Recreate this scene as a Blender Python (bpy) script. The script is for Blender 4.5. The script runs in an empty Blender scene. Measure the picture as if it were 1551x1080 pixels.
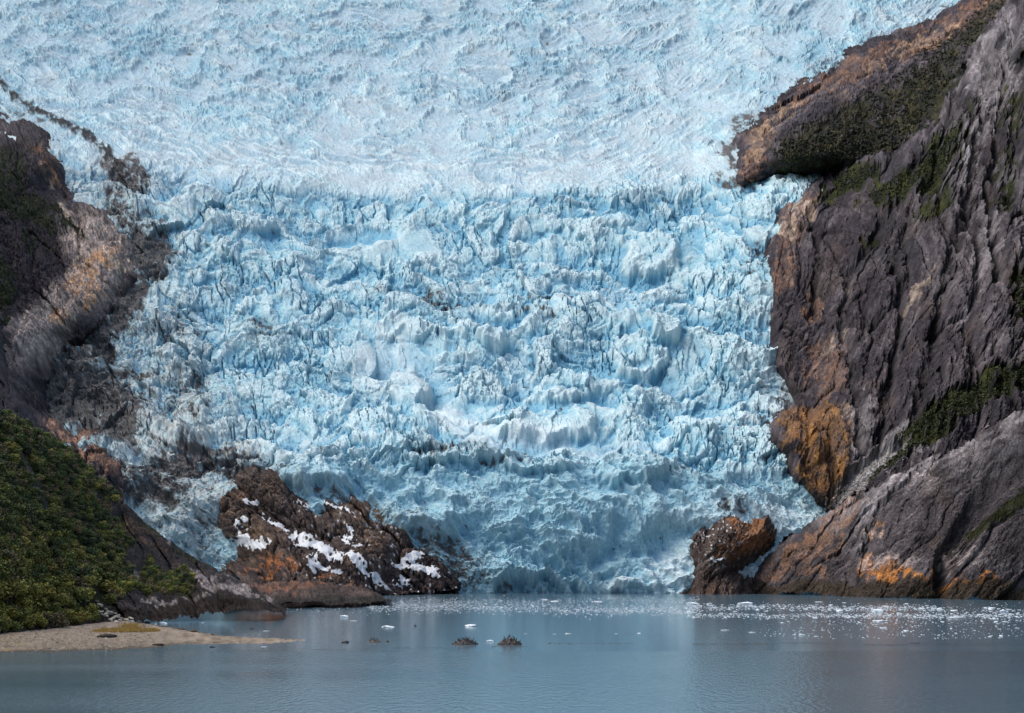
import bpy, math, random
import numpy as np

# ------------------------------------------------------------------ camera, world, sun, exposure
F = 2131.0                      # focal length in photo pixels (photo 1551 x 1080)
CXP, CYP, HOR = 775.5, 540.0, 868.0
CAM_H = 20.0
PITCH = math.atan((HOR - CYP) / F)
sc = bpy.context.scene
cam_d = bpy.data.cameras.new('camera')
cam = bpy.data.objects.new('camera', cam_d)
sc.collection.objects.link(cam)
cam.location = (0, 0, CAM_H)
cam.rotation_euler = (math.pi / 2 + PITCH, 0, 0)
cam_d.sensor_width = 36.0
cam_d.lens = 36.0 * F / 1551.0
cam_d.clip_start = 1.0
cam_d.clip_end = 30000.0
sc.camera = cam

SUN_EL, SUN_AZ = 60.0, -88.0     # azimuth measured from +Y (view direction) towards +X
world = bpy.data.worlds.new("World")
sc.world = world
world.use_nodes = True
wn, wl = world.node_tree.nodes, world.node_tree.links
wn.clear()
sky = wn.new('ShaderNodeTexSky')
sky.sky_type = 'NISHITA'
sky.sun_disc = False
sky.sun_elevation = math.radians(SUN_EL)
sky.sun_rotation = math.radians(SUN_AZ)
sky.air_density = 1.0
sky.dust_density = 4.0
sky.ozone_density = 0.5
bg = wn.new('ShaderNodeBackground')
bg.inputs['Strength'].default_value = 0.15
wo = wn.new('ShaderNodeOutputWorld')
wl.new(sky.outputs[0], bg.inputs[0])
wl.new(bg.outputs[0], wo.inputs[0])

sun_d = bpy.data.lights.new('sun', 'SUN')
sun_d.energy = 0.95
sun_d.angle = math.radians(38)
sun_d.color = (1.0, 0.95, 0.88)
sun = bpy.data.objects.new('sun', sun_d)
sc.collection.objects.link(sun)
sun.rotation_euler = (math.radians(90 - SUN_EL), 0, math.radians(180 - SUN_AZ))
sun.location = (0, 0, 500)

sc.view_settings.view_transform = 'Standard'
sc.view_settings.look = 'None'
sc.view_settings.gamma = 1.0
sc.view_settings.exposure = 0.40
sc.view_settings.use_curve_mapping = False
sc.cycles.max_bounces = 5
sc.cycles.diffuse_bounces = 2
sc.cycles.glossy_bounces = 2
sc.cycles.transmission_bounces = 1

C = sc.collection
rng = np.random.default_rng(7)
random.seed(7)
f32 = np.float32

# ------------------------------------------------------------------ projection helpers
CP, SP = math.cos(PITCH), math.sin(PITCH)

def world_at(x, y, D):
    """pixel (x,y) of the photograph at horizontal distance D -> world point arrays"""
    x = np.asarray(x, dtype=np.float64); y = np.asarray(y, dtype=np.float64)
    v = CYP - y
    yd = F * CP - v * SP
    zd = F * SP + v * CP
    t = D / yd
    return np.stack([(x - CXP) * t, D + 0 * t, CAM_H + zd * t], axis=-1)

def water_D(y):
    v = CYP - np.asarray(y, dtype=np.float64)
    yd = F * CP - v * SP
    zd = F * SP + v * CP
    return -CAM_H * yd / np.minimum(zd, -1e-3)

# ------------------------------------------------------------------ noise
_perm = np.random.default_rng(11).permutation(256).astype(np.int32)
_perm = np.concatenate([_perm, _perm, _perm])
_ang = np.random.default_rng(12).random(256) * 2 * np.pi
_gx, _gy = np.cos(_ang).astype(f32), np.sin(_ang).astype(f32)
_r1 = np.random.default_rng(13).random(256).astype(f32)
_r2 = np.random.default_rng(14).random(256).astype(f32)
_r3 = np.random.default_rng(15).random(256).astype(f32)

def _h(ix, iy, s):
    return _perm[(_perm[(ix + s * 37) & 255] + iy) & 255]

def pn(x, y, s=0):
    x = np.asarray(x, dtype=f32); y = np.asarray(y, dtype=f32)
    fx = np.floor(x); fy = np.floor(y)
    ix = fx.astype(np.int32); iy = fy.astype(np.int32)
    dx = x - fx; dy = y - fy
    u = dx * dx * dx * (dx * (dx * 6 - 15) + 10)
    v = dy * dy * dy * (dy * (dy * 6 - 15) + 10)
    def g(a, b):
        h = _h(ix + a, iy + b, s)
        return _gx[h] * (dx - a) + _gy[h] * (dy - b)
    a = g(0, 0); b = g(1, 0); c = g(0, 1); d = g(1, 1)
    return ((a + (b - a) * u) + ((c + (d - c) * u) - (a + (b - a) * u)) * v) * 1.5

def fbm(x, y, o=4, s=0, g=0.5):
    r = 0; a = 1.0; t = 0
    for k in range(o):
        r = r + a * pn(x * 2 ** k + 17.3 * k, y * 2 ** k - 9.1 * k, s + k); t += a; a *= g
    return r * (1.6 / t)

def ridged(x, y, o=4, s=0, g=0.55):
    r = 0; a = 1.0; t = 0; w = 1.0
    for k in range(o):
        n = 1 - np.abs(pn(x * 2 ** k + 5.3 * k, y * 2 ** k + 3.1 * k, s + k)) * 1.6
        n = np.clip(n, 0, 1) ** 2
        r = r + a * n * w; w = np.clip(n * 1.6, 0, 1); t += a; a *= g
    return r / t

def worley(x, y, s=0, jit=0.95):
    """F1, F2, cell hash, offsets to the nearest centre"""
    x = np.asarray(x, dtype=f32); y = np.asarray(y, dtype=f32)
    fx = np.floor(x); fy = np.floor(y)
    ix = fx.astype(np.int32); iy = fy.astype(np.int32)
    f1 = np.full(x.shape, 9.0, f32); f2 = f1.copy()
    hid = np.zeros(x.shape, np.int32); ox = np.zeros(x.shape, f32); oy = ox.copy()
    for a in (-1, 0, 1):
        for b in (-1, 0, 1):
            h = _h(ix + a, iy + b, s)
            dx = fx + a + 0.5 + (_r1[h] - 0.5) * jit - x
            dy = fy + b + 0.5 + (_r2[h] - 0.5) * jit - y
            d = np.sqrt(dx * dx + dy * dy)
            m = d < f1
            f2 = np.where(m, f1, np.minimum(f2, d))
            f1 = np.where(m, d, f1)
            hid = np.where(m, h, hid); ox = np.where(m, dx, ox); oy = np.where(m, dy, oy)
    return f1, f2, hid, ox, oy

def sstep(a, b, x):
    t = np.clip((x - a) / (b - a), 0, 1)
    return t * t * (3 - 2 * t)

def blob(x, y, cx, cy, rx, ry, ang=0.0, soft=0.45):
    c, s = math.cos(math.radians(ang)), math.sin(math.radians(ang))
    dx, dy = x - cx, y - cy
    u = (dx * c + dy * s) / rx; v = (-dx * s + dy * c) / ry
    return 1 - sstep(1 - soft, 1 + soft, np.sqrt(u * u + v * v))

def blobs(x, y, lst):
    r = np.zeros(x.shape, f32)
    for b in lst:
        k = b[5] if len(b) > 5 else 1.0
        r = np.maximum(r, k * blob(x, y, *b[:5]))
    return r

def seg_dist(x, y, pts, closed=False):
    d = np.full(x.shape, 1e9, f32)
    n = len(pts)
    for i in range(n if closed else n - 1):
        ax, ay = pts[i]; bx, by = pts[(i + 1) % n]
        vx, vy = bx - ax, by - ay
        t = np.clip(((x - ax) * vx + (y - ay) * vy) / (vx * vx + vy * vy + 1e-9), 0, 1)
        d = np.minimum(d, np.hypot(x - ax - vx * t, y - ay - vy * t))
    return d

def inside(x, y, pts):
    r = np.zeros(x.shape, bool)
    n = len(pts)
    for i in range(n):
        ax, ay = pts[i]; bx, by = pts[(i + 1) % n]
        if ay == by: continue
        c = ((ay > y) != (by > y)) & (x < (bx - ax) * (y - ay) / (by - ay) + ax)
        r ^= c
    return r

def sdf(x, y, pts):
    return np.where(inside(x, y, pts), 1, -1) * seg_dist(x, y, pts, True)

def line_mask(x, y, pts, w, soft=0.5):
    d = seg_dist(x, y, pts)
    return 1 - sstep(w * (1 - soft), w * (1 + soft), d)

def tps(ctrl):
    P = np.array(ctrl, float)
    n = len(P)
    def U(r2): return 0.5 * r2 * np.log(r2 + 1e-9)
    X = P[:, :2] / 1000
    K = U(((X[:, None] - X[None]) ** 2).sum(-1)) + 1e-4 * np.eye(n)
    A = np.zeros((n + 3, n + 3)); A[:n, :n] = K; A[:n, n] = 1; A[:n, n + 1:] = X; A[n, :n] = 1; A[n + 1:, :n] = X.T
    w = np.linalg.solve(A, np.concatenate([P[:, 2], [0, 0, 0]]))
    def fn(x, y):
        x = x / 1000; y = y / 1000
        r = w[n] + w[n + 1] * x + w[n + 2] * y
        for i in range(n):
            r = r + w[i] * U((x - X[i, 0]) ** 2 + (y - X[i, 1]) ** 2)
        return r
    return fn

def blur(a, r):
    """box blur, twice"""
    for _ in range(2):
        for ax in (0, 1):
            p = np.pad(a, [(r + 1, r) if i == ax else (0, 0) for i in range(2)], mode='edge')
            c = np.cumsum(p, axis=ax, dtype=np.float64)
            n = a.shape[ax]
            hi = np.take(c, np.arange(2 * r + 1, 2 * r + 1 + n), axis=ax)
            lo = np.take(c, np.arange(0, n), axis=ax)
            a = ((hi - lo) / (2 * r + 1)).astype(f32)
    return a

def mix(a, b, t):
    t = np.asarray(t)[..., None]
    return a * (1 - t) + np.asarray(b, f32) * t

# ------------------------------------------------------------------ object helpers
def tag(o, label=None, cat=None, group=None, kind=None):
    if label: o['label'] = label
    if cat: o['category'] = cat
    if group: o['group'] = group
    if kind: o['kind'] = kind
    return o

def mesh_np(name, co, quads=None, tris=None, col=None, mat=None, smooth=False):
    me = bpy.data.meshes.new(name)
    parts, starts = [], []
    n = 0
    for arr, k in ((quads, 4), (tris, 3)):
        if arr is not None and len(arr):
            parts.append(np.asarray(arr, np.int32).ravel())
            starts.append(n + np.arange(len(arr), dtype=np.int32) * k); n += len(arr) * k
    li = np.concatenate(parts); st = np.concatenate(starts)
    me.vertices.add(len(co)); me.vertices.foreach_set('co', np.asarray(co, f32).ravel())
    me.loops.add(len(li)); me.loops.foreach_set('vertex_index', li)
    me.polygons.add(len(st)); me.polygons.foreach_set('loop_start', st)
    if col is not None:
        at = me.attributes.new('Col', 'FLOAT_COLOR', 'POINT')
        c4 = np.ones((len(co), 4), f32); c4[:, :3] = col
        at.data.foreach_set('color', c4.ravel())
    me.update(calc_edges=True)
    me.polygons.foreach_set('use_smooth', np.full(len(st), bool(smooth)))
    if mat: me.materials.append(mat)
    return me

def link(name, me, parent=None):
    o = bpy.data.objects.new(name, me)
    C.objects.link(o)
    if parent: o.parent = parent
    return o

SHEETS = {}
def sheet(name, box, step, D_fn, mask_fn, look_fn, mat, disp_dir=(0, -0.85, 0.5), smooth=False):
    """a piece of terrain: a fine grid over the landform, pushed in and out by its relief"""
    x0, y0, x1, y1 = box
    nx = int((x1 - x0) / step) + 1; ny = int((y1 - y0) / step) + 1
    x, y = np.meshgrid(np.linspace(x0, x1, nx), np.linspace(y0, y1, ny))
    x = x.astype(f32); y = y.astype(f32)
    D = D_fn(x, y)
    P = world_at(x, y, D)
    rel, col = look_fn(x, y, P)
    d = np.array(disp_dir); d = d / np.linalg.norm(d)
    P = P + rel[..., None] * d
    m = mask_fn(x, y)
    fm = m[:-1, :-1] & m[1:, :-1] & m[:-1, 1:] & m[1:, 1:]
    idx = np.arange(nx * ny).reshape(ny, nx)
    q = np.stack([idx[:-1, :-1], idx[1:, :-1], idx[1:, 1:], idx[:-1, 1:]], -1)[fm]
    used = np.zeros(nx * ny, bool); used[q.ravel()] = True
    remap = np.cumsum(used) - 1
    me = mesh_np(name, P.reshape(-1, 3)[used], quads=remap[q], col=col.reshape(-1, 3)[used], mat=mat, smooth=smooth)
    o = link(name, me)
    SHEETS[name] = (x0, y0, step, nx, ny, P, m, o, (x1 - x0) / (nx - 1), (y1 - y0) / (ny - 1))
    return o

def on_sheet(name, px, py):
    x0, y0, st, nx, ny, P, m, o, sx, sy = SHEETS[name]
    i = min(max(int(round((px - x0) / sx)), 0), nx - 1); j = min(max(int(round((py - y0) / sy)), 0), ny - 1)
    return P[j, i]

# ------------------------------------------------------------------ materials
def mat_terrain(name, rough, nscale, bump, var, spec=0.3, dist=0.6):
    m = bpy.data.materials.new(name); m.use_nodes = True
    n, l = m.node_tree.nodes, m.node_tree.links
    b = n['Principled BSDF']
    at = n.new('ShaderNodeAttribute'); at.attribute_name = 'Col'
    tc = n.new('ShaderNodeNewGeometry')
    no = n.new('ShaderNodeTexNoise'); no.inputs['Scale'].default_value = nscale; no.inputs['Detail'].default_value = 6
    no.inputs['Roughness'].default_value = 0.65
    l.new(tc.outputs['Position'], no.inputs['Vector'])
    mr = n.new('ShaderNodeMapRange'); mr.inputs[1].default_value = 0.3; mr.inputs[2].default_value = 0.7
    mr.inputs[3].default_value = 1 - var; mr.inputs[4].default_value = 1 + var
    l.new(no.outputs['Fac'], mr.inputs[0])
    vm = n.new('ShaderNodeVectorMath'); vm.operation = 'SCALE'
    l.new(at.outputs['Color'], vm.inputs[0]); l.new(mr.outputs[0], vm.inputs['Scale'])
    l.new(vm.outputs[0], b.inputs['Base Color'])
    b.inputs['Roughness'].default_value = rough
    b.inputs['Specular IOR Level'].default_value = spec
    bp = n.new('ShaderNodeBump'); bp.inputs['Strength'].default_value = bump; bp.inputs['Distance'].default_value = dist
    l.new(no.outputs['Fac'], bp.inputs['Height']); l.new(bp.outputs[0], b.inputs['Normal'])
    return m

M_ICE = mat_terrain('glacier_ice', 0.8, 0.45, 0.35, 0.12, 0.08, 1.2)
M_ROCK = mat_terrain('bare_rock', 0.85, 0.6, 1.0, 0.45, 0.08, 1.4)
M_SNOW = mat_terrain('old_snow', 0.8, 1.0, 0.4, 0.06, 0.2, 0.4)
M_BEACH = mat_terrain('beach_gravel', 0.9, 3.0, 0.5, 0.35, 0.2, 0.1)
M_STONE = mat_terrain('boulder_stone', 0.85, 2.0, 0.5, 0.3, 0.2, 0.1)

def mat_leaf(name):
    m = bpy.data.materials.new(name); m.use_nodes = True
    n, l = m.node_tree.nodes, m.node_tree.links
    b = n['Principled BSDF']
    at = n.new('ShaderNodeAttribute'); at.attribute_name = 'Col'
    oi = n.new('ShaderNodeObjectInfo')
    mr = n.new('ShaderNodeMapRange'); mr.inputs[3].default_value = 0.7; mr.inputs[4].default_value = 1.35
    l.new(oi.outputs['Random'], mr.inputs[0])
    vm = n.new('ShaderNodeVectorMath'); vm.operation = 'SCALE'
    l.new(at.outputs['Color'], vm.inputs[0]); l.new(mr.outputs[0], vm.inputs['Scale'])
    l.new(vm.outputs[0], b.inputs['Base Color'])
    b.inputs['Roughness'].default_value = 0.7; b.inputs['Specular IOR Level'].default_value = 0.2
    return m
M_LEAF = mat_leaf('tree_leaves')

def mat_plain(name, col, rough=0.8, spec=0.2, nscale=4.0, var=0.3):
    m = bpy.data.materials.new(name); m.use_nodes = True
    n, l = m.node_tree.nodes, m.node_tree.links
    b = n['Principled BSDF']
    g = n.new('ShaderNodeNewGeometry')
    no = n.new('ShaderNodeTexNoise'); no.inputs['Scale'].default_value = nscale
    l.new(g.outputs['Position'], no.inputs['Vector'])
    mx = n.new('ShaderNodeMixRGB')
    mx.inputs[1].default_value = tuple(c * (1 - var) for c in col) + (1,)
    mx.inputs[2].default_value = tuple(min(1, c * (1 + var)) for c in col) + (1,)
    l.new(no.outputs['Fac'], mx.inputs[0]); l.new(mx.outputs[0], b.inputs['Base Color'])
    b.inputs['Roughness'].default_value = rough; b.inputs['Specular IOR Level'].default_value = spec
    return m
M_BARK = mat_plain('bark', (0.10, 0.08, 0.065))
M_FLOE = mat_plain('floating_ice', (0.78, 0.86, 0.90), 0.45, 0.4, 1.5, 0.1)
M_BIRD = mat_plain('dark_feathers', (0.018, 0.018, 0.022), 0.5, 0.4)
M_BIRDW = mat_plain('pale_feathers', (0.5, 0.48, 0.45), 0.7, 0.2)
M_KELP = mat_plain('kelp', (0.025, 0.022, 0.015), 0.5, 0.3)
M_WETROCK = mat_terrain('wet_rock', 0.5, 3.0, 0.6, 0.4, 0.5, 0.15)
M_STRAW = mat_plain('dry_grass', (0.36, 0.25, 0.075), 0.9, 0.1)

def mat_water():
    m = bpy.data.materials.new('fjord_water'); m.use_nodes = True
    n, l = m.node_tree.nodes, m.node_tree.links
    b = n['Principled BSDF']
    b.inputs['IOR'].default_value = 1.33
    g = n.new('ShaderNodeNewGeometry')
    sx = n.new('ShaderNodeSeparateXYZ'); l.new(g.outputs['Position'], sx.inputs[0])
    # large slow patches of wind
    mp = n.new('ShaderNodeMapping'); mp.inputs['Scale'].default_value = (0.006, 0.03, 0.01)
    l.new(g.outputs['Position'], mp.inputs['Vector'])
    nb = n.new('ShaderNodeTexNoise'); nb.inputs['Scale'].default_value = 1.0; nb.inputs['Detail'].default_value = 4
    l.new(mp.outputs[0], nb.inputs['Vector'])
    # the wind line about 370 m out
    ad = n.new('ShaderNodeMath'); ad.operation = 'MULTIPLY_ADD'; ad.inputs[1].default_value = 26; l.new(nb.outputs['Fac'], ad.inputs[0]); l.new(sx.outputs['Y'], ad.inputs[2])
    wl_ = n.new('ShaderNodeMapRange'); wl_.interpolation_type = 'SMOOTHSTEP'
    wl_.inputs[1].default_value = 378; wl_.inputs[2].default_value = 390; wl_.inputs[3].default_value = 1; wl_.inputs[4].default_value = 0
    l.new(ad.outputs[0], wl_.inputs[0])
    # colour
    mx = n.new('ShaderNodeMixRGB'); mx.inputs[1].default_value = (0.065, 0.120, 0.160, 1); mx.inputs[2].default_value = (0.110, 0.185, 0.235, 1)
    l.new(nb.outputs['Fac'], mx.inputs[0]); l.new(mx.outputs[0], b.inputs['Base Color'])
    ro = n.new('ShaderNodeMapRange'); ro.inputs[3].default_value = 0.12; ro.inputs[4].default_value = 0.08
    l.new(wl_.outputs[0], ro.inputs[0]); l.new(ro.outputs[0], b.inputs['Roughness'])
    # ripples
    mp2 = n.new('ShaderNodeMapping'); mp2.inputs['Scale'].default_value = (0.8, 0.30, 1)
    l.new(g.outputs['Position'], mp2.inputs['Vector'])
    n1 = n.new('ShaderNodeTexNoise'); n1.inputs['Scale'].default_value = 1.1; n1.inputs['Detail'].default_value = 3; n1.inputs['Roughness'].default_value = 0.6
    l.new(mp2.outputs[0], n1.inputs['Vector'])
    st = n.new('ShaderNodeMapRange'); st.inputs[3].default_value = 0.10; st.inputs[4].default_value = 0.55
    l.new(wl_.outputs[0], st.inputs[0])
    ps = n.new('ShaderNodeMath'); ps.operation = 'MULTIPLY'; l.new(st.outputs[0], ps.inputs[0])
    nr = n.new('ShaderNodeMapRange'); nr.inputs[1].default_value = 0.3; nr.inputs[2].default_value = 0.7; nr.inputs[3].default_value = 0.5; nr.inputs[4].default_value = 1.5
    l.new(nb.outputs['Fac'], nr.inputs[0]); l.new(nr.outputs[0], ps.inputs[1])
    bp = n.new('ShaderNodeBump'); bp.inputs['Distance'].default_value = 0.35
    l.new(ps.outputs[0], bp.inputs['Strength']); l.new(n1.outputs['Fac'], bp.inputs['Height'])
    l.new(bp.outputs[0], b.inputs['Normal'])
    return m
M_WATER = mat_water()

# ------------------------------------------------------------------ water
wv = np.array([[-9000, -3000, 0], [9000, -3000, 0], [9000, 9000, 0], [-9000, 9000, 0]], f32)
tag(link('water', mesh_np('water', wv, quads=[[0, 1, 2, 3]], mat=M_WATER)), 'calm blue grey fjord water in front of the glacier', kind='structure')

# ------------------------------------------------------------------ glacier
_gy_k = [-120, -40, 0, 80, 150, 200, 240, 270, 290, 330, 400, 470, 540, 610, 645, 690, 730, 800, 870, 915]
_gD_k = [5400, 4900, 4600, 4050, 3520, 3120, 2790, 2540, 2430, 2330, 2150, 1990, 1850, 1730, 1640, 1530, 1490, 1450, 1425, 1415]
_yy = np.arange(-140, 940, 2.0)
_DD = np.interp(_yy, _gy_k, _gD_k)
_ker = np.hanning(15); _ker /= _ker.sum()
_DD = np.convolve(np.pad(_DD, 7, mode='reflect', reflect_type='odd'), _ker, 'valid')

def bow(x):
    return np.interp(x, [-100, 0, 250, 600, 900, 1050, 1150, 1300, 1600], [-90, -60, -18, 4, 2, -8, -45, -60, -60])

def Dg(x, y):
    w = sstep(620, 420, y)
    yb = y - bow(x) * w
    return np.interp(yb, _yy, _DD).astype(np.float64)

ICE_SMOOTH = [(1200, 600, 36, 14, 42, 1), (1212, 622, 26, 10, 10, 1), (590, 370, 95, 24, 3), (480, 245, 330, 28, 4, .6), (900, 250, 260, 32, -8, .55), (585, 545, 75, 55, 35, .9), (700, 640, 84, 30, 30, 1.1),
              (830, 674, 150, 20, 2, 1.1), (1000, 375, 75, 40, 20, .6), (830, 630, 110, 35, 0, .75), (1015, 545, 70, 60, 20, .6),
              (655, 600, 30, 45, 15, .9), (800, 790, 200, 75, 0, .55), (900, 830, 90, 60, 40, .6), (1010, 860, 45, 40, 60, .9), (290, 35, 50, 20, 25, .6),
              (590, 110, 40, 60, 30, .5), (580, 175, 45, 35, 30, .6), (870, 60, 60, 14, -8, .6), (1060, 15, 60, 25, 0, .7), (500, 15, 90, 12, 5, .5), (520, 60, 70, 14, 10, .5)]
ICE_WHITE = [(1165, 845, 34, 26, -40, 1.2), (1120, 882, 22, 12, 0, 1.3), (1200, 600, 40, 15, 42, 1.6), (1212, 622, 28, 10, 10, 1.6), (585, 555, 60, 60, 35, .8), (700, 645, 75, 22, 30, 1), (840, 682, 130, 14, 2, 1), (480, 252, 330, 26, 4, .75), (850, 262, 330, 26, -4, .7),
             (1015, 865, 40, 38, 60, 1), (940, 890, 32, 10, 0, 1), (1090, 800, 60, 40, 0, .5), (250, 240, 90, 60, 30, .6), (290, 35, 55, 18, 25, .6),
             (575, 170, 40, 40, 40, .6), (870, 60, 60, 14, -8, .5), (1190, 790, 45, 50, 60, .8), (230, 690, 60, 30, 20, .6), (430, 690, 100, 25, 5, .5), (960, 445, 120, 16, 5, .5),
             (1150, 560, 30, 120, 0, .35), (990, 160, 140, 60, -20, .4), (760, 560, 60, 30, 20, .4)]
ICE_BLUE = [(200, 90, 140, 60, 20, .8), (150, 30, 160, 40, 10, .6), (260, 150, 60, 30, 20, .7), (1200, 100, 90, 40, -30, .9), (1230, 50, 80, 30, -30, .6),
            (480, 90, 60, 30, 0, .5), (740, 40, 70, 16, 0, .5), (960, 80, 40, 25, 20, .5), (500, 310, 260, 16, 3, .8), (820, 320, 180, 30, 3, .6), (600, 465, 120, 20, 6, .8),
            (1000, 500, 60, 50, 20, .6), (620, 590, 40, 60, 10, .6), (450, 560, 120, 80, 20, .35), (1040, 700, 70, 60, 60, .7), (1120, 400, 60, 60, 0, .4), (1020, 370, 60, 30, 20, .5),
            (860, 575, 70, 40, 30, .6), (830, 800, 130, 80, 30, .75), (760, 810, 60, 40, 10, .5), (930, 820, 60, 50, 30, .8), (810, 880, 90, 22, 0, 1), (320, 600, 50, 40, 20, .6), (430, 420, 120, 40, 0, .4), (240, 790, 60, 40, 40, .5),
            (830, 720, 260, 22, 5, .7), (640, 700, 60, 20, 5, .7)]
MORAINE = [(-60, 90), (0, 128), (28, 152), (50, 168), (78, 182), (105, 192), (140, 212), (172, 240), (185, 262)]
ICE_DIRT = [(185, 262, 38, 26, 35, .95), (180, 300, 28, 34, 10, .8), (205, 340, 30, 40, 10, .8), (222, 385, 34, 44, 10, 1.3), (190, 455, 34, 32, 0, 1.4), (150, 515, 60, 30, -35, 1.2), (200, 560, 80, 10, 5, .8),
            (250, 500, 60, 14, 8, .4), (110, 600, 90, 50, 0, 1.25), (160, 635, 48, 60, 60, 1.2), (290, 600, 18, 60, -10, .5), (310, 695, 80, 24, 0, 1.0), (240, 735, 60, 36, 10, 1.0), (290, 770, 60, 60, 30, .35), (250, 650, 60, 40, 0, .35),
            (640, 452, 90, 9, 8, .6), (760, 470, 100, 8, 8, .5), (860, 455, 50, 6, 8, .5), (400, 500, 40, 14, 10, .45), (390, 730, 60, 22, 0, .5), (330, 850, 50, 20, 30, .4), (60, 260, 50, 30, 30, .45), (25, 180, 45, 14, 20, .4),
            (1125, 205, 40, 24, -35, .7), (1108, 245, 14, 34, 0, .9), (1190, 270, 60, 10, -5, .3), (1155, 395, 24, 50, 0, .35), (1290, 80, 50, 10, -30, .6), (1240, 115, 60, 12, -32, .4), (1195, 330, 15, 14, 0, .8), (1185, 600, 16, 40, 0, .5),
            (690, 690, 70, 12, 3, .6), (760, 700, 60, 8, 5, .55), (1020, 720, 60, 10, 20, .4), (560, 780, 90, 14, 15, .6), (680, 860, 60, 34, 40, .7), (730, 885, 50, 12, 0, .5), (1110, 775, 30, 12, 0, .6), (100, 560, 80, 30, -30, 1.2), (1180, 780, 40, 10, 50, .3),
            (620, 800, 60, 25, 35, .4), (1150, 640, 20, 60, 0, .3)]

def look_glacier(x, y, P):
    s = (P[..., 1] / 1700.0).astype(f32)
    U = (P[..., 0] / s).astype(f32); V = ((P[..., 2]) / s).astype(f32)   # metres, far parts coarser
    # lazy domain warp
    wx = fbm(U / 90, V / 60, 3, 1); wy = fbm(U / 90, V / 60, 3, 5)
    U2 = U + wx * 9 + 2.2 * fbm(U / 13, V / 13, 2, 2); V2 = V + wy * 8 + 2.0 * fbm(U / 12, V / 12, 2, 6)
    yj = y - bow(x) + 22 * fbm(U / 60, V / 40, 3, 33)
    fall = sstep(240, 318, yj) * sstep(860, 760, y)      # icefall
    plat = 1 - sstep(240, 318, yj)
    toe = sstep(700, 745, y)
    sx = x + 12 * fbm(U / 25, V / 25, 3, 31); sy = y + 9 * fbm(U / 25, V / 25, 3, 35)
    sx2 = x + 26 * fbm(U / 40, V / 40, 4, 41); sy2 = y + 18 * fbm(U / 40, V / 40, 4, 45)
    sm = np.clip(blobs(sx, sy, ICE_SMOOTH), 0, 1)
    ruff = 1 - 0.86 * sm
    # --- big swells
    big = fbm(U / 150, V / 75, 3, 9) * 16
    # --- terraces (ledges across the fall)
    def terr(per, k, seed, wc, top=0.22):
        """rows of ice towers: faces that stand up, tops that fall back, each tower at its own height"""
        f1, f2, h, ox, oy = worley(U2 / wc, V2 / (per * 1.7), seed + 40, 0.9)
        t = V2 / per + 0.75 * fbm(U2 / (per * 1.8), V2 / (per * 1.5), 3, seed) + 0.55 * (_r1[h] - 0.5) + 0.25 * (_r3[h] - 0.5) * ox
        fr = t - np.floor(t)
        tp = top * (0.6 + 0.9 * _r2[h])
        saw = np.where(fr < 1 - tp, fr / (1 - tp), (1 - fr) / tp)
        amp = 0.55 + 0.9 * _r3[h]
        terr.face = sstep(0.02, 0.25, fr) * sstep(1 - tp * 0.8, 1 - tp * 1.6, fr)
        return (saw - 0.5) * k * amp + ox * (_r2[h] - 0.5) * k * 0.5
    t0 = terr(120, 20, 44, 170, 0.35)
    ta = terr(58, 11, 50, 48); fa = terr.face
    tb = terr(25, 6.2, 54, 17); fb = terr.face
    tc = terr(12, 3.4, 58, 8); td = terr(5.6, 2.0, 62, 4.0)
    clean = np.clip(fa * 0.6 + fb * 0.4, 0, 1) * sstep(-0.5, 0.5, fbm(U / 60, V / 40, 3, 64))
    ter = ta + tb
    # --- serac blocks
    def blocks(a, b, amp, crack, seed, skew=0.0, cw=0.14):
        uu = (U2 + skew * V2) / a; vv = V2 / b
        f1, f2, h, ox, oy = worley(uu, vv, seed)
        g = f2 - f1
        top = (_r3[h] - 0.5) * 2 * amp + (ox * (_r1[h] - 0.5) + oy * (_r2[h] - 0.35)) * amp * 2.6
        return top * sstep(0.0, 0.10, g) - crack * (1 - sstep(0.0, cw, g)), g, h
    b1, g1, h1 = blocks(40, 30, 8, 7, 3, 0.25, 0.10)
    b2, g2, h2 = blocks(15, 14, 4.2, 4.5, 7, -0.3)
    b3, g3, h3 = blocks(6.5, 6.0, 1.9, 1.6, 15, 0.2, 0.2)
    b4, g4, h4 = blocks(3.2, 2.8, 1.0, 0.5, 19, 0.1, 0.2)
    # tall narrow crevasse slots, in patches
    cz = sstep(0.05, 0.45, fbm(U / 70, V / 50, 3, 61))
    f1, f2, hc, ox, oy = worley((U2 + 0.15 * V2) / 11, V2 / 34, 23)
    slot = (1 - sstep(0.0, 0.10, f2 - f1)) * cz
    fine = ridged(U2 / 9, V2 / 7, 4, 71) * 1.5 + fbm(U2 / 3.2, V2 / 2.4, 3, 75, 0.65) * 0.95
    var = np.clip(0.62 + 0.75 * fbm(U / 75, V / 45, 3, 63), 0.25, 1.2)
    rel_fall = big + t0 + ruff * (ter + b1 * 0.3 + (1 - 0.65 * clean) * (0.5 + 0.5 * var) * (tc + td) + (1 - 0.7 * clean) * (0.3 + 0.7 * var) * (b2 * 0.4 + b3 * 0.4 + b4 * 0.7 + fine * 0.95) - 6 * slot) + sm * (0.4 * ta + 0.15 * b1)
    # --- upper basin: mounds, transverse flow bands
    bw = np.interp(x, [0, 250, 600, 900, 1200, 1551], [34, 14, 0, 4, 34, 70])
    q = V2 * 0.9 - bw * -1.0
    fold = sstep(-0.1, 0.35, fbm(U / 120, V / 60, 2, 81) + 0.35 * blob(x, y, 900, 120, 230, 110, -20) + 0.35 * blob(x, y, 180, 180, 200, 100, 30))
    ang = np.interp(x, [0, 300, 600, 900, 1100, 1500], [-0.22, -0.14, 0.0, 0.16, 0.42, 0.7]).astype(f32)
    Vr = V - ang * U
    bands = ridged(U2 / 60, (Vr + wy * 10) / 7.5, 3, 85)
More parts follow.
